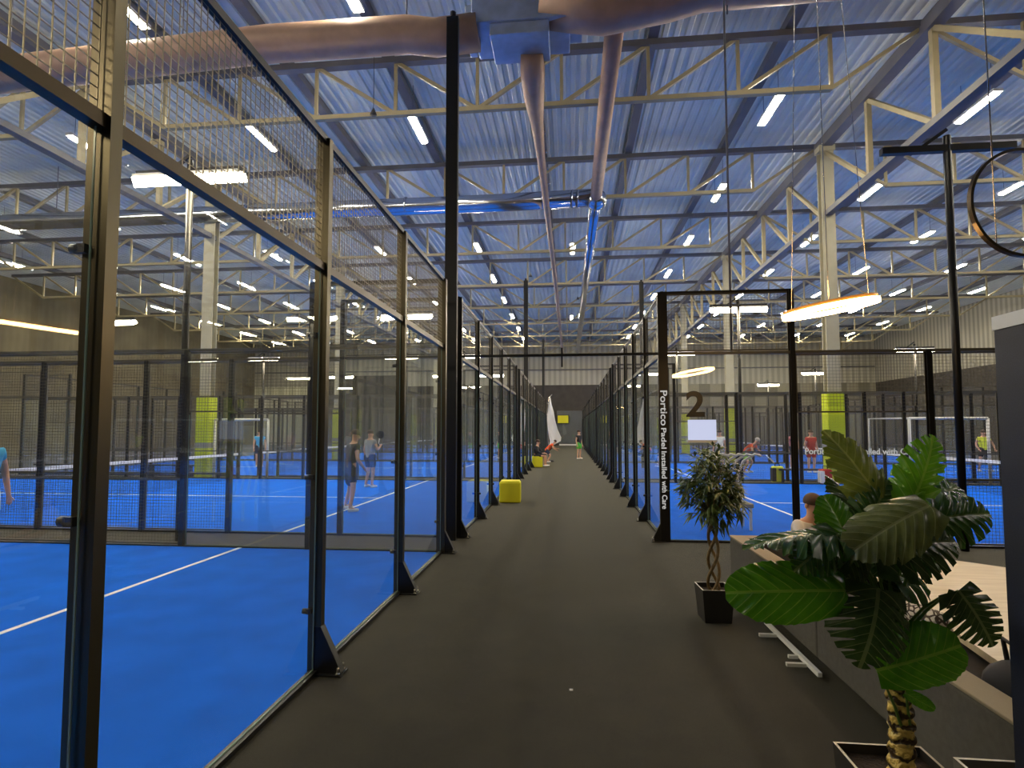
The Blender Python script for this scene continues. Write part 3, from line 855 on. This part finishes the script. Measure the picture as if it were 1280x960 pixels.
    fw = (fw-hd*fw.dot(hd)).normalized(); sd = hd.cross(fw)
    b = MB(); b.ball((0, 0, 0), (.098, .108, .10), 16, 8, 0, -.25)
    hm = b.mesh('hair', M[cap or hair])
    Q = Matrix((sd, -fw, hd)).transposed()
    for v in hm.vertices: v.co = Q @ v.co + c + hd*.02 - fw*.018
    ho = bpy.data.objects.new('cap' if cap else 'hair', hm); COL.objects.link(ho); ho.parent = root
    for q in (-1, 1):
        b = MB(); b.ball(c+fw*.085+sd*q*.033-hd*.022, .011, 8, 6); b.build('eye', M['eye'], root)
        b = MB(); b.ball(c+sd*q*.087-hd*.03, (.014, .022, .032), 8, 6); b.build('ear', M['skin'], root)
    b = MB(); b.tube([c+fw*.084-hd*.02, c+fw*.11-hd*.055, c+fw*.085-hd*.065], [.009, .016, .01], 8); b.build('nose', M['skin'], root)
    b = MB(); b.tube([c+fw*.082+sd*.025-hd*.09, c+fw*.09-hd*.092, c+fw*.082-sd*.025-hd*.09], .006, 6); b.build('mouth', M['redcloth'], root)
    return root
def racket(label, loc, rot):
    root = thing('padel_racket', label, 'racket', loc); root.rotation_euler = rot
    b = MB(); n = 20
    vs = [(.125*math.cos(2*PI*i/n), y, .13*math.sin(2*PI*i/n)+.3) for y in (-.018, .018) for i in range(n)]
    b.add(vs, [tuple(range(n)), tuple(range(2*n-1, n-1, -1))]+[(i, (i+1) % n, n+(i+1) % n, n+i) for i in range(n)])
    b.build('head', M['black'], root)
    b = MB(); b.tube([(0, 0, 0), (0, 0, .19)], .017, 8); b.build('handle', M['whitecloth'], root)
    return root

# player in black, striding, seen through the near glass (faces left/away)
person('player in black shirt and shorts walking on the second left court', (-4.75, 11.8, .012), 2.35, 'blackcloth', 'blackcloth',
       dict(knl=(.20, -.10, .50), anl=(.28, -.02, .10), tol=(.30, -.18, .055), knr=(-.16, -.02, .50), anr=(-.26, .10, .10), tor=(-.30, -.05, .05),
            spine=(0, -.03, 1.14), chest=(0, -.07, 1.34), shl=(.18, -.07, 1.41), shr=(-.18, -.07, 1.41), neck=(0, -.09, 1.49), head=(0, -.13, 1.60), crown=(0, -.13, 1.72),
            elr=(-.26, -.06, 1.12), wrr=(-.26, -.22, .92), har=(-.26, -.27, .86), ell=(.26, -.06, 1.12), wrl=(.28, -.18, .92), hal=(.28, -.22, .86)))
racket('black racket held low by the black-shirted player', (-4.80, 12.16, .87), (2.4, .2, .3))
person('player in pale grey shirt and dark shorts standing on the second left court', (-6.05, 16.6, .012), 2.6, 'greycloth', 'navycloth',
       dict(elr=(-.26, -.06, 1.16), wrr=(-.16, -.26, 1.26), har=(-.12, -.31, 1.30), knl=(.14, -.05, .5), anl=(.2, 0, .09), tol=(.22, -.16, .045)))
racket('black racket raised by the grey-shirted player', (-5.9, 16.9, 1.35), (.3, .2, .3))
person('distant player in blue shirt on the third left court', (-14.7, 25.4, .012), .6, 'bluecloth', 'navycloth', None, 'hair')
person('player in light blue shirt and grey cap cut by the left edge of the photo', (-7.64, 6.6, .012), 1.2, 'bluecloth', 'whitecloth', None, cap='greycloth', scale=1.04)
crouch = dict(pelvis=(0, .18, .80), spine=(0, .05, .96), chest=(0, -.13, 1.10), neck=(0, -.26, 1.20), head=(0, -.34, 1.28), crown=(0, -.39, 1.39),
              shl=(.18, -.17, 1.14), ell=(.24, -.3, .92), wrl=(.14, -.50, .88), hal=(.10, -.57, .88),
              shr=(-.18, -.17, 1.14), elr=(-.25, -.26, .90), wrr=(-.18, -.46, .80), har=(-.15, -.53, .76),
              hpl=(.11, .18, .74), knl=(.2, -.06, .46), anl=(.22, .12, .10), tol=(.25, -.06, .05),
              hpr=(-.11, .18, .74), knr=(-.2, -.06, .46), anr=(-.22, .12, .10), tor=(-.25, -.06, .05))
person('crouching player in orange shirt and lime shorts beyond the first right court', (7.2, 23.6, .012), .9, 'orangecloth', 'limecloth', crouch, 'hairgrey')
racket('dark racket held down in front of the orange-shirted player', (7.75, 23.25, .78), (2.4, 0, .9))
person('person in white shirt just left of the orange-shirted player', (6.55, 25.5, .012), -.5, 'whitecloth', 'greycloth', None)
person('person in red shirt standing behind the nearest right column', (9.85, 24.2, .012), .2, 'redcloth', 'redcloth', None)
person('person in pink shirt standing left of the red-shirted person', (10.05, 26.6, .012), .2, 'pinkcloth', 'navycloth', None)
person('player in yellow shirt and black shorts at the far right court', (17.3, 25.5, .012), -.1, 'yellowcloth', 'blackcloth',
       dict(anl=(.22, .02, .09), tol=(.24, -.15, .045), knl=(.18, -.06, .5), anr=(-.22, .02, .09), tor=(-.24, -.15, .045), knr=(-.18, -.06, .5),
            ell=(.32, -.04, 1.15), wrl=(.3, -.2, .95), hal=(.28, -.26, .9), elr=(-.32, -.04, 1.15), wrr=(-.3, -.2, .95), har=(-.28, -.26, .9)))
person('distant person in black top and green shorts standing in the aisle', (.55, 34.3, 0), .9, 'blackcloth', 'greencloth', None, 'hair')
sit = dict(pelvis=(0, .06, .52), spine=(0, .06, .68), chest=(0, .02, .88), neck=(0, -.02, 1.02), head=(0, -.04, 1.13), crown=(0, -.04, 1.25),
           shl=(.18, .02, .95), ell=(.24, -.1, .70), wrl=(.16, -.32, .64), hal=(.13, -.4, .63), shr=(-.18, .02, .95), elr=(-.24, -.1, .70), wrr=(-.16, -.32, .64), har=(-.13, -.4, .63),
           hpl=(.10, .04, .50), knl=(.13, -.40, .50), anl=(.13, -.38, .10), tol=(.14, -.54, .05), hpr=(-.10, .04, .50), knr=(-.13, -.40, .50), anr=(-.13, -.38, .10), tor=(-.14, -.54, .05))
person('person in black sitting on the farther yellow cube', (-1.55, 26.9, .02), 1.35, 'blackcloth', 'blackcloth', sit, sleeves=1, shortlen=.7)
person('bending person beside the white flag in the far aisle', (-1.1, 30.7, 0), 1.6, 'orangecloth', 'navycloth', crouch, scale=.85)
sit2 = dict(sit); sit2.update(_f=(-.3, -1, -.2), anl=(.13, -.38, .09), anr=(-.13, -.38, .09))
person('seated person with tied brown hair and white top on the booth sofa', (2.47, 6.12, -.05), .5, 'whitecloth', 'navycloth', sit2, sleeves=.9, shortlen=1, scale=.9)

# ------------------------------------------------------------------ aisle objects
def cube_seat(label, x, y):
    b = MB(); b.box(-.26, .26, -.26, .26, 0, .5)
    r = thing('cube_stool', label, 'stool', (x, y, 0), .06)
    b.build('body', M['yellow'], r, bevel=.03)
    MB().box(-.235, .235, -.235, .235, .5, .52).build('cushion', M['yellow'], r, bevel=.02)
cube_seat('bright yellow cube stool nearer the camera, against the left glass', -1.47, 13.9)
cube_seat('bright yellow cube stool farther away under the seated person', -1.55, 26.9)
# white feather flag
r = thing('feather_flag', 'tall white flag leaning in the far aisle beside the left posts', 'flag', (-1.15, 31.4, 0))
b = MB(); b.tube([(0, 0, 0), (-.05, 0, 1.2), (-.1, 0, 2.6), (0, 0, 3.55), (.18, 0, 3.75)], .025, 8); b.build('pole', M['bolt'], r)
b = MB(); vs = []; prof = [(.9, 0, .25), (1.15, .05, .8), (1.35, 0, .85), (1.8, -.06, .62), (2.3, -.1, .46), (2.8, -.1, .36), (3.2, -.06, .2), (3.6, 0, .1)]
for z, a, c in prof:
    for k in range(7):
        t = k/6; vs.append((a+(c-a)*t*.8, .07*math.sin(t*7+z*2), z))
b.add(vs, [(i*7+k, i*7+k+1, i*7+k+8, i*7+k+7) for i in range(len(prof)-1) for k in range(6)], smooth=True)
b.build('cloth', M['whitecloth'], r)
b = MB(); b.tube([(0, 0, 0), (0, 0, .08), (0, 0, .1)], [.28, .25, .05], 12); b.build('base', M['black'], r)
# end-of-aisle panels
r = thing('notice_panel', 'yellow panel fixed on the dark wall at the end of the aisle', 'sign', (-.75, 63.9, 2.55))
MB().box(-.6, .6, -.04, 0, 0, .85).build('board', M['yellow'], r)
MB().box(-.66, .66, -.02, .02, -.06, .91).build('frame', M['black'], r)
r = thing('wall_mirror', 'wide reflective glass panel on the far wall closing the aisle', 'mirror', (.2, 64.05, 0))
MB().box(-1.6, 1.8, -.03, 0, .3, 3.9).build('pane', M['glassfar'], r)
MB().box(-1.65, 1.85, 0, .05, .25, 3.95).build('frame', M['girder'], r)
# second cross tie between the two corner posts above the aisle
r = thing('cross_rail', 'thin black rail spanning the aisle between the corner posts', 'rail', (0, 9.2, 3.0))
MB().box(-1.8, 1.45, -.02, .02, -.02, .02).build('bar', M['black'], r)
MB().bar((-.12, 0, -.2), (-.12, 0, .12), .03).build('clip', M['black'], r)

# white panel frames (tall tubular gates) beyond the first courts
def tube_frame(label, x, y, w, h, d, rz=0):
    r = thing('goal_frame', label, 'goal frame', (x, y, 0), rz)
    b = MB(); b.tube([(-w/2, 0, 0), (-w/2, 0, h), (-w/2+.001, 0, h)], .045, 8); b.build('upright', M['white'], r)
    b = MB(); b.tube([(w/2, 0, 0), (w/2, 0, h)], .045, 8); b.build('upright', M['white'], r)
    b = MB(); b.tube([(-w/2, 0, h), (w/2, 0, h)], .045, 8); b.build('crossbar', M['white'], r)
    b = MB(); b.tube([(-w/2, 0, h), (-w/2-d, .5, h), (-w/2-d, .5, 0)], .035, 8); b.build('rear_tube', M['white'], r)
    return r
tube_frame('white tubular goal frame standing between the right courts behind the monstera', 12.35, 19.75, 2.4, 2.15, 1.0)
tube_frame('white tubular goal frame standing between the left courts by the lime column', -12.2, 19.8, 2.1, 2.15, .3)

# benches and bags in the gap between right courts
def bench(label, x, y, w=1.6, rz=0, mat='navycloth'):
    r = thing('bench', label, 'bench', (x, y, 0), rz)
    MB().box(-w/2, w/2, -.18, .18, .42, .47).build('seat', M[mat], r)
    for s in (-1, 1):
        MB().box(s*(w/2-.12)-.03, s*(w/2-.12)+.03, -.16, .16, 0, .42).build('leg', M['black'], r)
    return r
bench('low navy bench between the right courts with sports bags beside it', 7.7, 19.75, 1.5)
bench('long dark bench beyond the left net, left one of two', -19.4, 19.8, 2.2, 0, 'black')
bench('long dark bench beyond the left net, right one near the column', -15.0, 19.8, 1.8, 0, 'black')
def bag(label, x, y, m1, m2, h=.45):
    r = thing('sports_bag', label, 'bag', (x, y, 0))
    b = MB(); b.box(-.18, .18, -.13, .13, 0, h); b.build('body', M[m1], r, bevel=.06)
    b = MB(); b.box(-.19, -.06, -.14, .14, .04, h-.05); b.build('side_pocket', M[m2], r, bevel=.03)
    b = MB(); b.tube([(-.08, 0, h-.02), (-.06, 0, h+.1), (.06, 0, h+.1), (.08, 0, h-.02)], .014, 6); b.build('handle', M['black'], r)
bag('yellow and black sports bag beside the navy bench', 6.95, 19.8, 'yellowcloth', 'blackcloth', .55)
bag('red and white sports bag at the foot of the lime column', 8.25, 19.25, 'redcloth', 'whitecloth', .5)
# grey bin by left player
r = thing('litter_bin', 'grey bin standing between the first two left courts', 'bin', (-10.6, 8.65, 0))
b = MB(); b.box(-.25, .25, -.2, .2, 0, .85); b.build('body', M['potgrey'], r, bevel=.02)
MB().box(-.27, .27, -.22, .22, .85, .9).build('lid', M['black'], r)

# white board and curved rack behind the small tree
r = thing('score_board', 'white rectangular board on the glass below the number two', 'board', (2.08, 9.12, 1.66))
MB().box(-.215, .215, -.015, .015, -.05, .27).build('panel', M['boardglow'], r)
MB().box(-.23, .23, -.01, .02, -.09, -.05).build('tray', M['white'], r)
r = thing('ribbed_chair', 'chair with curved white ribs behind the small tree, seen through glass', 'chair', (2.85, 10.6, 0))
for k in range(5):
    x = -.28+k*.14
    b = MB(); b.tube([(x, .1, .45), (x-.1, .05, .9), (x, 0, 1.2), (x+.2, -.02, 1.33), (x+.3, -.02, 1.3)], .025, 8); b.build('rib', M['white'], r)
MB().box(-.35, .35, -.35, .2, .40, .48).build('seat', M['greycloth'], r, bevel=.02)
for sx in (-.3, .3):
    for sy in (-.3, .15): MB().bar((sx, sy, 0), (sx, sy, .4), .04).build('leg', M['white'], r)

# ------------------------------------------------------------------ lounge
SX = 1.79
r = thing('booth_sofa', 'long grey fabric booth sofa with high back beside the aisle', 'sofa', (0, 0, 0))
b = MB(); b.box(SX, SX+.15, 2.1, 4.4, .10, .57); b.build('backrest', M['sofa'], r, bevel=.02)
b = MB(); b.box(SX, SX+.15, 4.405, 6.62, .10, .57); b.build('backrest', M['sofa'], r, bevel=.02)
b = MB(); b.box(SX+.155, 3.3, 6.47, 6.62, .10, .57); b.build('backrest', M['sofa'], r, bevel=.02)
b = MB(); b.box(SX-.004, SX+.155, 2.1, 6.62, .568, .585); b.build('top_piping', M['sofatop'], r, bevel=.006)
b = MB(); b.box(SX+.155, 3.3, 6.465, 6.625, .568, .585); b.build('top_piping', M['sofatop'], r, bevel=.006)
b = MB(); b.box(SX+.155, SX+.75, 2.1, 5.85, .10, .36); b.build('seat', M['seat'], r, bevel=.03)
b = MB(); b.box(SX+.155, 3.3, 5.86, 6.46, .10, .36); b.build('seat', M['seat'], r, bevel=.03)
for y in (2.5, 6.3):
    MB().box(SX+.03, SX+.09, y-.03, y+.03, 0, .10).build('leg', M['black'], r)
MB().box(3.1, 3.16, 6.3, 6.36, 0, .10).build('leg', M['black'], r)
r = thing('foot_frame', 'white metal foot frame poking out under the grey sofa', 'foot frame', (SX-.03, 0, 0))
MB().box(-.03, .0, 4.25, 5.35, .03, .06).build('side_rail', M['white'], r)
for y in (5.05, 4.45): MB().box(-.17, -.03, y-.015, y+.015, .02, .045).build('foot', M['white'], r)
for y in (4.6,): MB().box(-.10, -.03, y-.012, y+.012, .02, .045).build('foot', M['white'], r)
# wooden table
r = thing('lounge_table', 'wide pale wooden low table in front of the grey sofa', 'table', (0, 0, 0))
top = [(2.62, 3.0), (2.62, 6.25), (3.85, 6.25), (4.15, 5.95), (4.4, 3.0)]
top = [(2.35, 3.1), (2.75, 5.6), (2.95, 6.22), (3.75, 6.28), (4.2, 5.85), (4.5, 4.2), (4.3, 3.0)]
b = MB(); n = len(top); vs = [(x, y, .41) for x, y in top]+[(x, y, .455) for x, y in top]
b.add(vs, [tuple(range(n)), tuple(range(2*n-1, n-1, -1))]+[(i, n+i, n+(i+1) % n, (i+1) % n) for i in range(n)])
b.build('table_top', M['wood'], r)
for x, y in ((2.95, 3.5), (4.0, 3.5), (3.15, 5.8), (3.8, 5.8)):
    MB().box(x-.04, x+.04, y-.04, y+.04, 0, .41).build('leg', M['black'], r)
# cushion and bag on the sofa
b = MB(); b.box(-.06, .06, -.19, .19, -.19, .19)
o = b.build('cushion', M['cushion'], None, (2.16, 3.75, .52), bevel=.055); o.rotation_euler = (0, -.35, .25)
tag(o, 'beige cushion with dark crackle pattern leaning on the sofa behind the monstera', 'cushion')
r = thing('handbag', 'black handbag slumped on the sofa at the lower right', 'bag', (2.13, 2.88, .36), .3)
b = MB(); b.ball((0, 0, .16), (.13, .24, .17), 14, 10); b.build('body', M['blackcloth'], r)
b = MB(); b.ball((.03, -.25, .11), (.11, .16, .12), 12, 8); b.build('pouch', M['potgrey'], r)
b = MB(); b.tube([(0, .12, .28), (0, .14, .40), (0, .05, .36), (0, .02, .30)], .012, 6); b.build('strap', M['blackcloth'], r)
# black partition at the right edge
r = thing('partition_panel', 'tall speckled navy-black partition cropped by the right edge', 'partition', (1.405, .45, 0))
MB().box(0, .08, 0, 1.55, 0, 2.10).build('panel', M['panel'], r)
MB().box(-.003, .09, 0, 1.555, 2.10, 2.145).build('cap', M['white'], r)

# ------------------------------------------------------------------ plants
def square_pot(parent, w, w2, h, mat, rim):
    """tapered square pot, w at rim, w2 at foot"""
    b = MB(); a, c = w/2, w2/2; t = .012
    o = [(-c, -c, 0), (c, -c, 0), (c, c, 0), (-c, c, 0), (-a, -a, h), (a, -a, h), (a, a, h), (-a, a, h)]
    i = [(-a+t, -a+t, h), (a-t, -a+t, h), (a-t, a-t, h), (-a+t, a-t, h), (-a+t, -a+t, h-.05), (a-t, -a+t, h-.05), (a-t, a-t, h-.05), (-a+t, a-t, h-.05)]
    b.add(o+i, [(3, 2, 1, 0), (0, 1, 5, 4), (1, 2, 6, 5), (2, 3, 7, 6), (3, 0, 4, 7), (8, 9, 13, 12), (9, 10, 14, 13), (10, 11, 15, 14), (11, 8, 12, 15)])
    b.build('pot', M[mat], parent)
    b = MB(); b.add(o[4:]+i[:4], [(0, 1, 5, 4), (1, 2, 6, 5), (2, 3, 7, 6), (3, 0, 4, 7)])
    for v in range(len(b.v)): b.v[v] = (b.v[v][0], b.v[v][1], b.v[v][2]+.003)
    b.build('rim', M[rim], parent)
    b = MB(); k = a-t; b.quad((-k, -k, h-.04), (k, -k, h-.04), (k, k, h-.04), (-k, k, h-.04)); b.build('soil', M['soil'], parent)

# small braided tree
r = thing('potted_tree', 'small braided-trunk tree in a square dark pot near the aisle', 'plant', (1.34, 5.52, 0), .05)
square_pot(r, .29, .24, .30, 'pot', 'potrim')
b = MB()
for k in range(3):
    pts = []
    for i in range(25):
        t = i/24; z = .26+t*.72; a = 2*PI*k/3+t*7; rr = .055*(1-.35*t)*(1 if i else .8)
        pts.append((rr*math.cos(a), rr*math.sin(a), z))
    b.tube(pts, .015, 8)
b.build('trunk', M['trunk'], r)
b = MB(); random.seed(3)
for k in range(46):
    a = random.uniform(0, 2*PI); el = random.uniform(-.2, 1.2); L_ = random.uniform(.15, .34)
    p = Vector((math.cos(a)*math.cos(el)*L_*.9, math.sin(a)*math.cos(el)*L_*.9, 1.0+L_*1.2*max(0, math.sin(el))+random.uniform(0, .18)))
    b.tube([(0, 0, .93), (p.x*.4, p.y*.4, (p.z+.95)/2), p], [.008, .006, .004], 5)
b.build('branches', M['trunk'], r)
b = MB()
for k in range(250):
    # leaf whorls inside an egg-shaped crown
    u = random.uniform(-1, 1); a = random.uniform(0, 2*PI); rr = random.uniform(.2, 1)**.6*(1+.22*math.sin(a*3+u*4))
    c = Vector((.27*rr*math.sqrt(1-u*u)*math.cos(a), .27*rr*math.sqrt(1-u*u)*math.sin(a), 1.24+.33*rr*u))
    ax = Vector((c.x, c.y, (c.z-1.15)*.6)).normalized()
    for q in range(6):
        dirn = (ax*random.uniform(.2, 1)+Vector((random.uniform(-1, 1), random.uniform(-1, 1), random.uniform(-.8, .5)))).normalized()
        ln = random.uniform(.08, .15); w = ln*.12
        sd = dirn.cross(Vector((0, 0, 1))); sd = sd.normalized() if sd.length > .05 else Vector((1, 0, 0))
        nn = sd.cross(dirn)
        tip = c+dirn*ln-Vector((0, 0, ln*.25)); m1 = c+dirn*ln*.45
        b.add([c, m1+sd*w-nn*.004, tip, m1-sd*w-nn*.004, m1+nn*.004], [(0, 1, 4), (1, 2, 4), (2, 3, 4), (3, 0, 4)])
b.build('foliage', M['small'], r)

def leaf_mesh(L_=.4, W=.30, slots=5, droop=.25, fold=.12, depth=.62, name='leaf', mat='leaf', seed=0, e=.66, pw=.7):
    """heart-shaped split leaf; base at origin, tip towards +X, upper side +Z; UV=(t,u)"""
    rnd = random.Random(seed); b = MB(); nt_, nu = 96, 8
    def w(t):
        return W*.5*max(0, math.sin(PI*min(1, (t*.93+.07))**e))**pw
    vs = []; uvs = []
    ph = rnd.uniform(-.05, .05)
    for s in (-1, 1):
        for i in range(nt_+1):
            t = i/nt_; full = max(.006, w(t))
            sl = 1.0
            if slots:
                q = ((t-.12)*slots/.78+ph) 
                f = q-math.floor(q)
                if .12 < t < .93 and f < .26: sl = 1-depth*math.sin(PI*f/.26)**.35
                else: sl = 1-.04*abs(math.sin(PI*f))
            else: sl = 1-.03*abs(math.sin(t*40))
            for j in range(nu+1):
                u = j/nu; y = s*u*full*sl; uu = abs(y)/(W*.5)
                x = t*L_ + uu*L_*.16 - (.16*L_*math.exp(-t*9)*uu*1.6)
                z = -droop*L_*t*t + fold*abs(y)*1.5 - (.9+.5*rnd.random()*.15)*abs(y)**2/W*1.4 + .022*math.sin(11*t*PI+s)*uu*uu + .015*math.sin(5*t*PI+2*s)*uu + .007*math.cos(2*PI*(9*t-1.6*uu))*min(1, uu*6)
                vs.append((x, y, z)); uvs.append((t, s*uu))
    fs = []; st = (nt_+1)*(nu+1)
    for si in range(2):
        for i in range(nt_):
            for j in range(nu):
                a = si*st+i*(nu+1)+j; q = (a, a+1, a+nu+2, a+nu+1)
                fs.append(q if si == 1 else q[::-1])
    b.add(vs, fs, 0, uvs, True)
    return b.mesh(name, M[mat])

def place_leaf(parent, me, base, tip, roll=0, scale=1.0, up=(0, 0, 1), wf=1.0):
    """leaf from base towards tip, upper face turned to 'up' then rolled"""
    base = Vector(base); tip = Vector(tip); d = (tip-base); ln = d.length; d.normalize(); up = Vector(up)
    y = up.cross(d)
    if y.length < .05: y = Vector((1, 0, 0)).cross(d)
    y.normalize(); z = d.cross(y)
    R_ = Matrix((d, y, z)).transposed().to_4x4() @ Matrix.Rotation(roll, 4, 'X')
    o = bpy.data.objects.new('leaf', me); COL.objects.link(o); o.parent = parent
    o.matrix_local = Matrix.Translation(base) @ R_ @ Matrix.Diagonal((ln*scale, ln*scale*wf, ln*scale, 1))
    return o

# big monstera in the foreground
MX, MY = 1.39, 2.62
r = thing('monstera_plant', 'large monstera with golden scarred trunk in the foreground pot', 'plant', (MX, MY, 0))
square_pot(r, .38, .34, .33, 'pot', 'potrim')
b = MB(); pts = []; rad = []
for i in range(40):
    t = i/39; pts.append((.012*math.sin(t*5), .01*math.cos(t*4), .28+t*.54)); rad.append(.05-.004*t+.006*math.sin(t*60))
b.tube(pts, rad, 16); b.build('trunk', M['scar'], r)
b = MB()
for k, (x, y) in enumerate(((-.13, -.12), (-.10, -.15), (-.15, -.06), (.1, -.14))): b.ball((x, y, .30), (.017, .02, .012), 8, 6)
b.build('pebbles', M['pebble'], r)
me_split = leaf_mesh(1, .78, 6, .30, .10, .55, 'split_leaf', 'leaf', 1)
me_splitD = leaf_mesh(1, .90, 6, .40, .05, .62, 'split_leaf', 'leafd', 2)
me_olive = leaf_mesh(1, .70, 4, .30, .10, .18, 'crinkled_leaf', 'leafo', 3, .75, .6)
me_bright = leaf_mesh(1, .56, 0, .22, .15, 0, 'whole_leaf', 'leafm', 4, .8, .55)
me_brights = leaf_mesh(1, .62, 5, .25, .12, .55, 'split_leaf', 'leafl', 5)
me_whole = leaf_mesh(1, .80, 0, .25, .12, 0, 'whole_leaf', 'leafd', 6, .72, .6)
me_round = leaf_mesh(1, .95, 0, .20, .12, 0, 'round_leaf', 'leafm', 7, .85, .5)
me_tall = leaf_mesh(1, .55, 5, .35, .12, .25, 'tall_leaf', 'leafo2', 8)

# local frame of the photo's camera used only to author world positions for the leaves
import math as _m
_YAW = _m.atan(72/700.); _P = .0562; _F = 700.
_f = Vector((-_m.sin(_YAW)*_m.cos(_P), _m.cos(_YAW)*_m.cos(_P), _m.sin(_P))); _r = Vector((_m.cos(_YAW), _m.sin(_YAW), 0)); _u = _r.cross(_f)
def at(px, py, y):
    d = _f+_r*((px-640)/_F)-_u*((py-498)/_F); return Vector((0, 0, 1.77))+d*(y/d.y)-Vector((MX, MY, 0))
crown = Vector((.0, 0, .86))
LV = [  # mesh, base px,y,depth ; tip px,y,depth ; roll, up, width factor
    (me_bright, (1056, 738, 2.42), (922, 738, 2.32), .0, (0, -.9, .35), 1.0),
    (me_splitD, (1098, 736, 2.40), (1094, 834, 2.28), .0, (0, -1, .25), 1.25),
    (me_round, (1096, 838, 2.50), (1206, 812, 2.40), .0, (0, -1, .25), .85),
    (me_bright, (1132, 866, 2.52), (1168, 888, 2.46), .2, (0, -1, .1), 1.0),
    (me_split, (1058, 668, 2.45), (934, 650, 2.40), .3, (0, -.35, 1), 1.0),
    (me_split, (1048, 668, 2.40), (1002, 706, 2.30), -.1, (0, -.8, .6), 1.1),
    (me_olive, (1162, 632, 2.38), (1070, 672, 2.26), .1, (.1, -.7, .7), 1.0),
    (me_bright, (1068, 696, 2.50), (1040, 617, 2.55), .2, (0, -1, .2), 1.25),
    (me_tall, (1108, 640, 2.62), (1050, 532, 2.66), -.1, (.2, -1, .2), 1.0),
    (me_brights, (1138, 632, 2.62), (1184, 542, 2.66), .1, (0, -1, .2), 1.0),
    (me_brights, (1132, 645, 2.60), (1122, 566, 2.75), -.3, (-.5, -1, .1), .8),
    (me_splitD, (1092, 690, 2.36), (1208, 664, 2.32), .1, (0, -.8, .6), .95),
    (me_split, (1146, 652, 2.70), (1259, 634, 2.72), .3, (0, -.7, .6), .9),
    (me_split, (1130, 650, 2.75), (1212, 592, 2.85), -.2, (0, -.9, .4), 1.0),
    (me_whole, (1090, 660, 2.60), (1052, 586, 2.80), .4, (.3, -1, .1), .8),
    (me_whole, (1110, 655, 2.70), (1168, 606, 2.90), -.4, (-.2, -1, .1), .9),
    (me_splitD, (1198, 738, 2.50), (1254, 806, 2.40), .1, (0, -1, .25), 1.1),
    (me_splitD, (1196, 740, 2.54), (1208, 776, 2.48), -.6, (0, -.9, .35), 1.0),
    (me_split, (1090, 720, 2.55), (1050, 640, 2.70), .2, (.1, -1, .3), 1.1),
    (me_whole, (1080, 710, 2.60), (1010, 690, 2.80), .0, (0, -.7, .7), 1.0),
    (me_split, (1110, 720, 2.55), (1150, 690, 2.85), .0, (0, -.7, .7), 1.0),
    (me_whole, (1100, 725, 2.60), (1140, 745, 2.55), .3, (0, -.8, .5), 1.0),
    (me_split, (1080, 660, 2.60), (1120, 600, 2.60), .1, (0, -1, .3), 1.1),
    (me_whole, (1085, 700, 2.70), (1120, 640, 2.90), .1, (0, -1, .3), 1.2),
    (me_whole, (1075, 690, 2.50), (1040, 735, 2.45), .1, (0, -.8, .5), 1.0),
    (me_split, (1110, 690, 2.50), (1185, 700, 2.45), .0, (0, -.8, .6), 1.1),
    (me_splitD, (1060, 700, 2.50), (985, 665, 2.55), .1, (0, -.6, .8), 1.0),
]
for k, (me, b0, t0, roll, up, wf) in enumerate(LV):
    B = at(*b0); T = at(*t0)
    place_leaf(r, me, B, T, roll, 1.0, up, wf)
    if k in (2, 3): base = Vector((.05, 0, .33))
    else: base = crown+Vector((.02*math.sin(k), .02*math.cos(k), -.04))
    mid = base.lerp(B, .5)+Vector((0, 0, .06 if k != 16 else .05))
    b = MB(); b.tube([base, base.lerp(mid, .5)+Vector((0, 0, .02)), mid, mid.lerp(B, .5)+Vector((0, 0, .01)), B], [.009, .008, .006, .005, .004], 8)
    b.build('petiole', M['stem'], r)

# grey planter at the lower right
r = thing('grey_planter', 'low grey square planter at the bottom right beside the sofa', 'planter', (1.60, 2.42, 0))
square_pot(r, .28, .24, .50, 'potgrey', 'potrim')
r.location = (1.61, 2.27, 0)

# tiny litter speck on the carpet
b = MB(); b.box(-.012, .012, -.01, .01, 0, .006)
tag(b.build('paper_scrap', M['white'], None, (0.0, 3.94, 0)), 'tiny white paper scrap on the dark aisle carpet', 'litter')

# ------------------------------------------------------------------ world, camera, settings
w = bpy.data.worlds.new('World'); scene.world = w; w.use_nodes = True
w.node_tree.nodes['Background'].inputs[0].default_value = (.5, .6, .8, 1)
w.node_tree.nodes['Background'].inputs[1].default_value = .05
cam = bpy.data.cameras.new('camera'); co = bpy.data.objects.new('camera', cam); COL.objects.link(co)
cam.sensor_fit = 'HORIZONTAL'; cam.sensor_width = 36; cam.lens = 36*700/1280
cam.shift_y = 18/1280; cam.clip_start = .05; cam.clip_end = 300
co.location = (0, 0, 1.77)
co.rotation_mode = 'XYZ'; co.rotation_euler = (PI/2+.0562, 0, math.atan(72/700))
scene.camera = co
scene.cycles.transparent_max_bounces = 64
scene.cycles.max_bounces = 8
scene.cycles.diffuse_bounces = 4
scene.cycles.sample_clamp_indirect = 6
scene.cycles.use_denoising = True
scene.view_settings.view_transform = 'Standard'
scene.view_settings.look = 'None'
scene.view_settings.exposure = 0
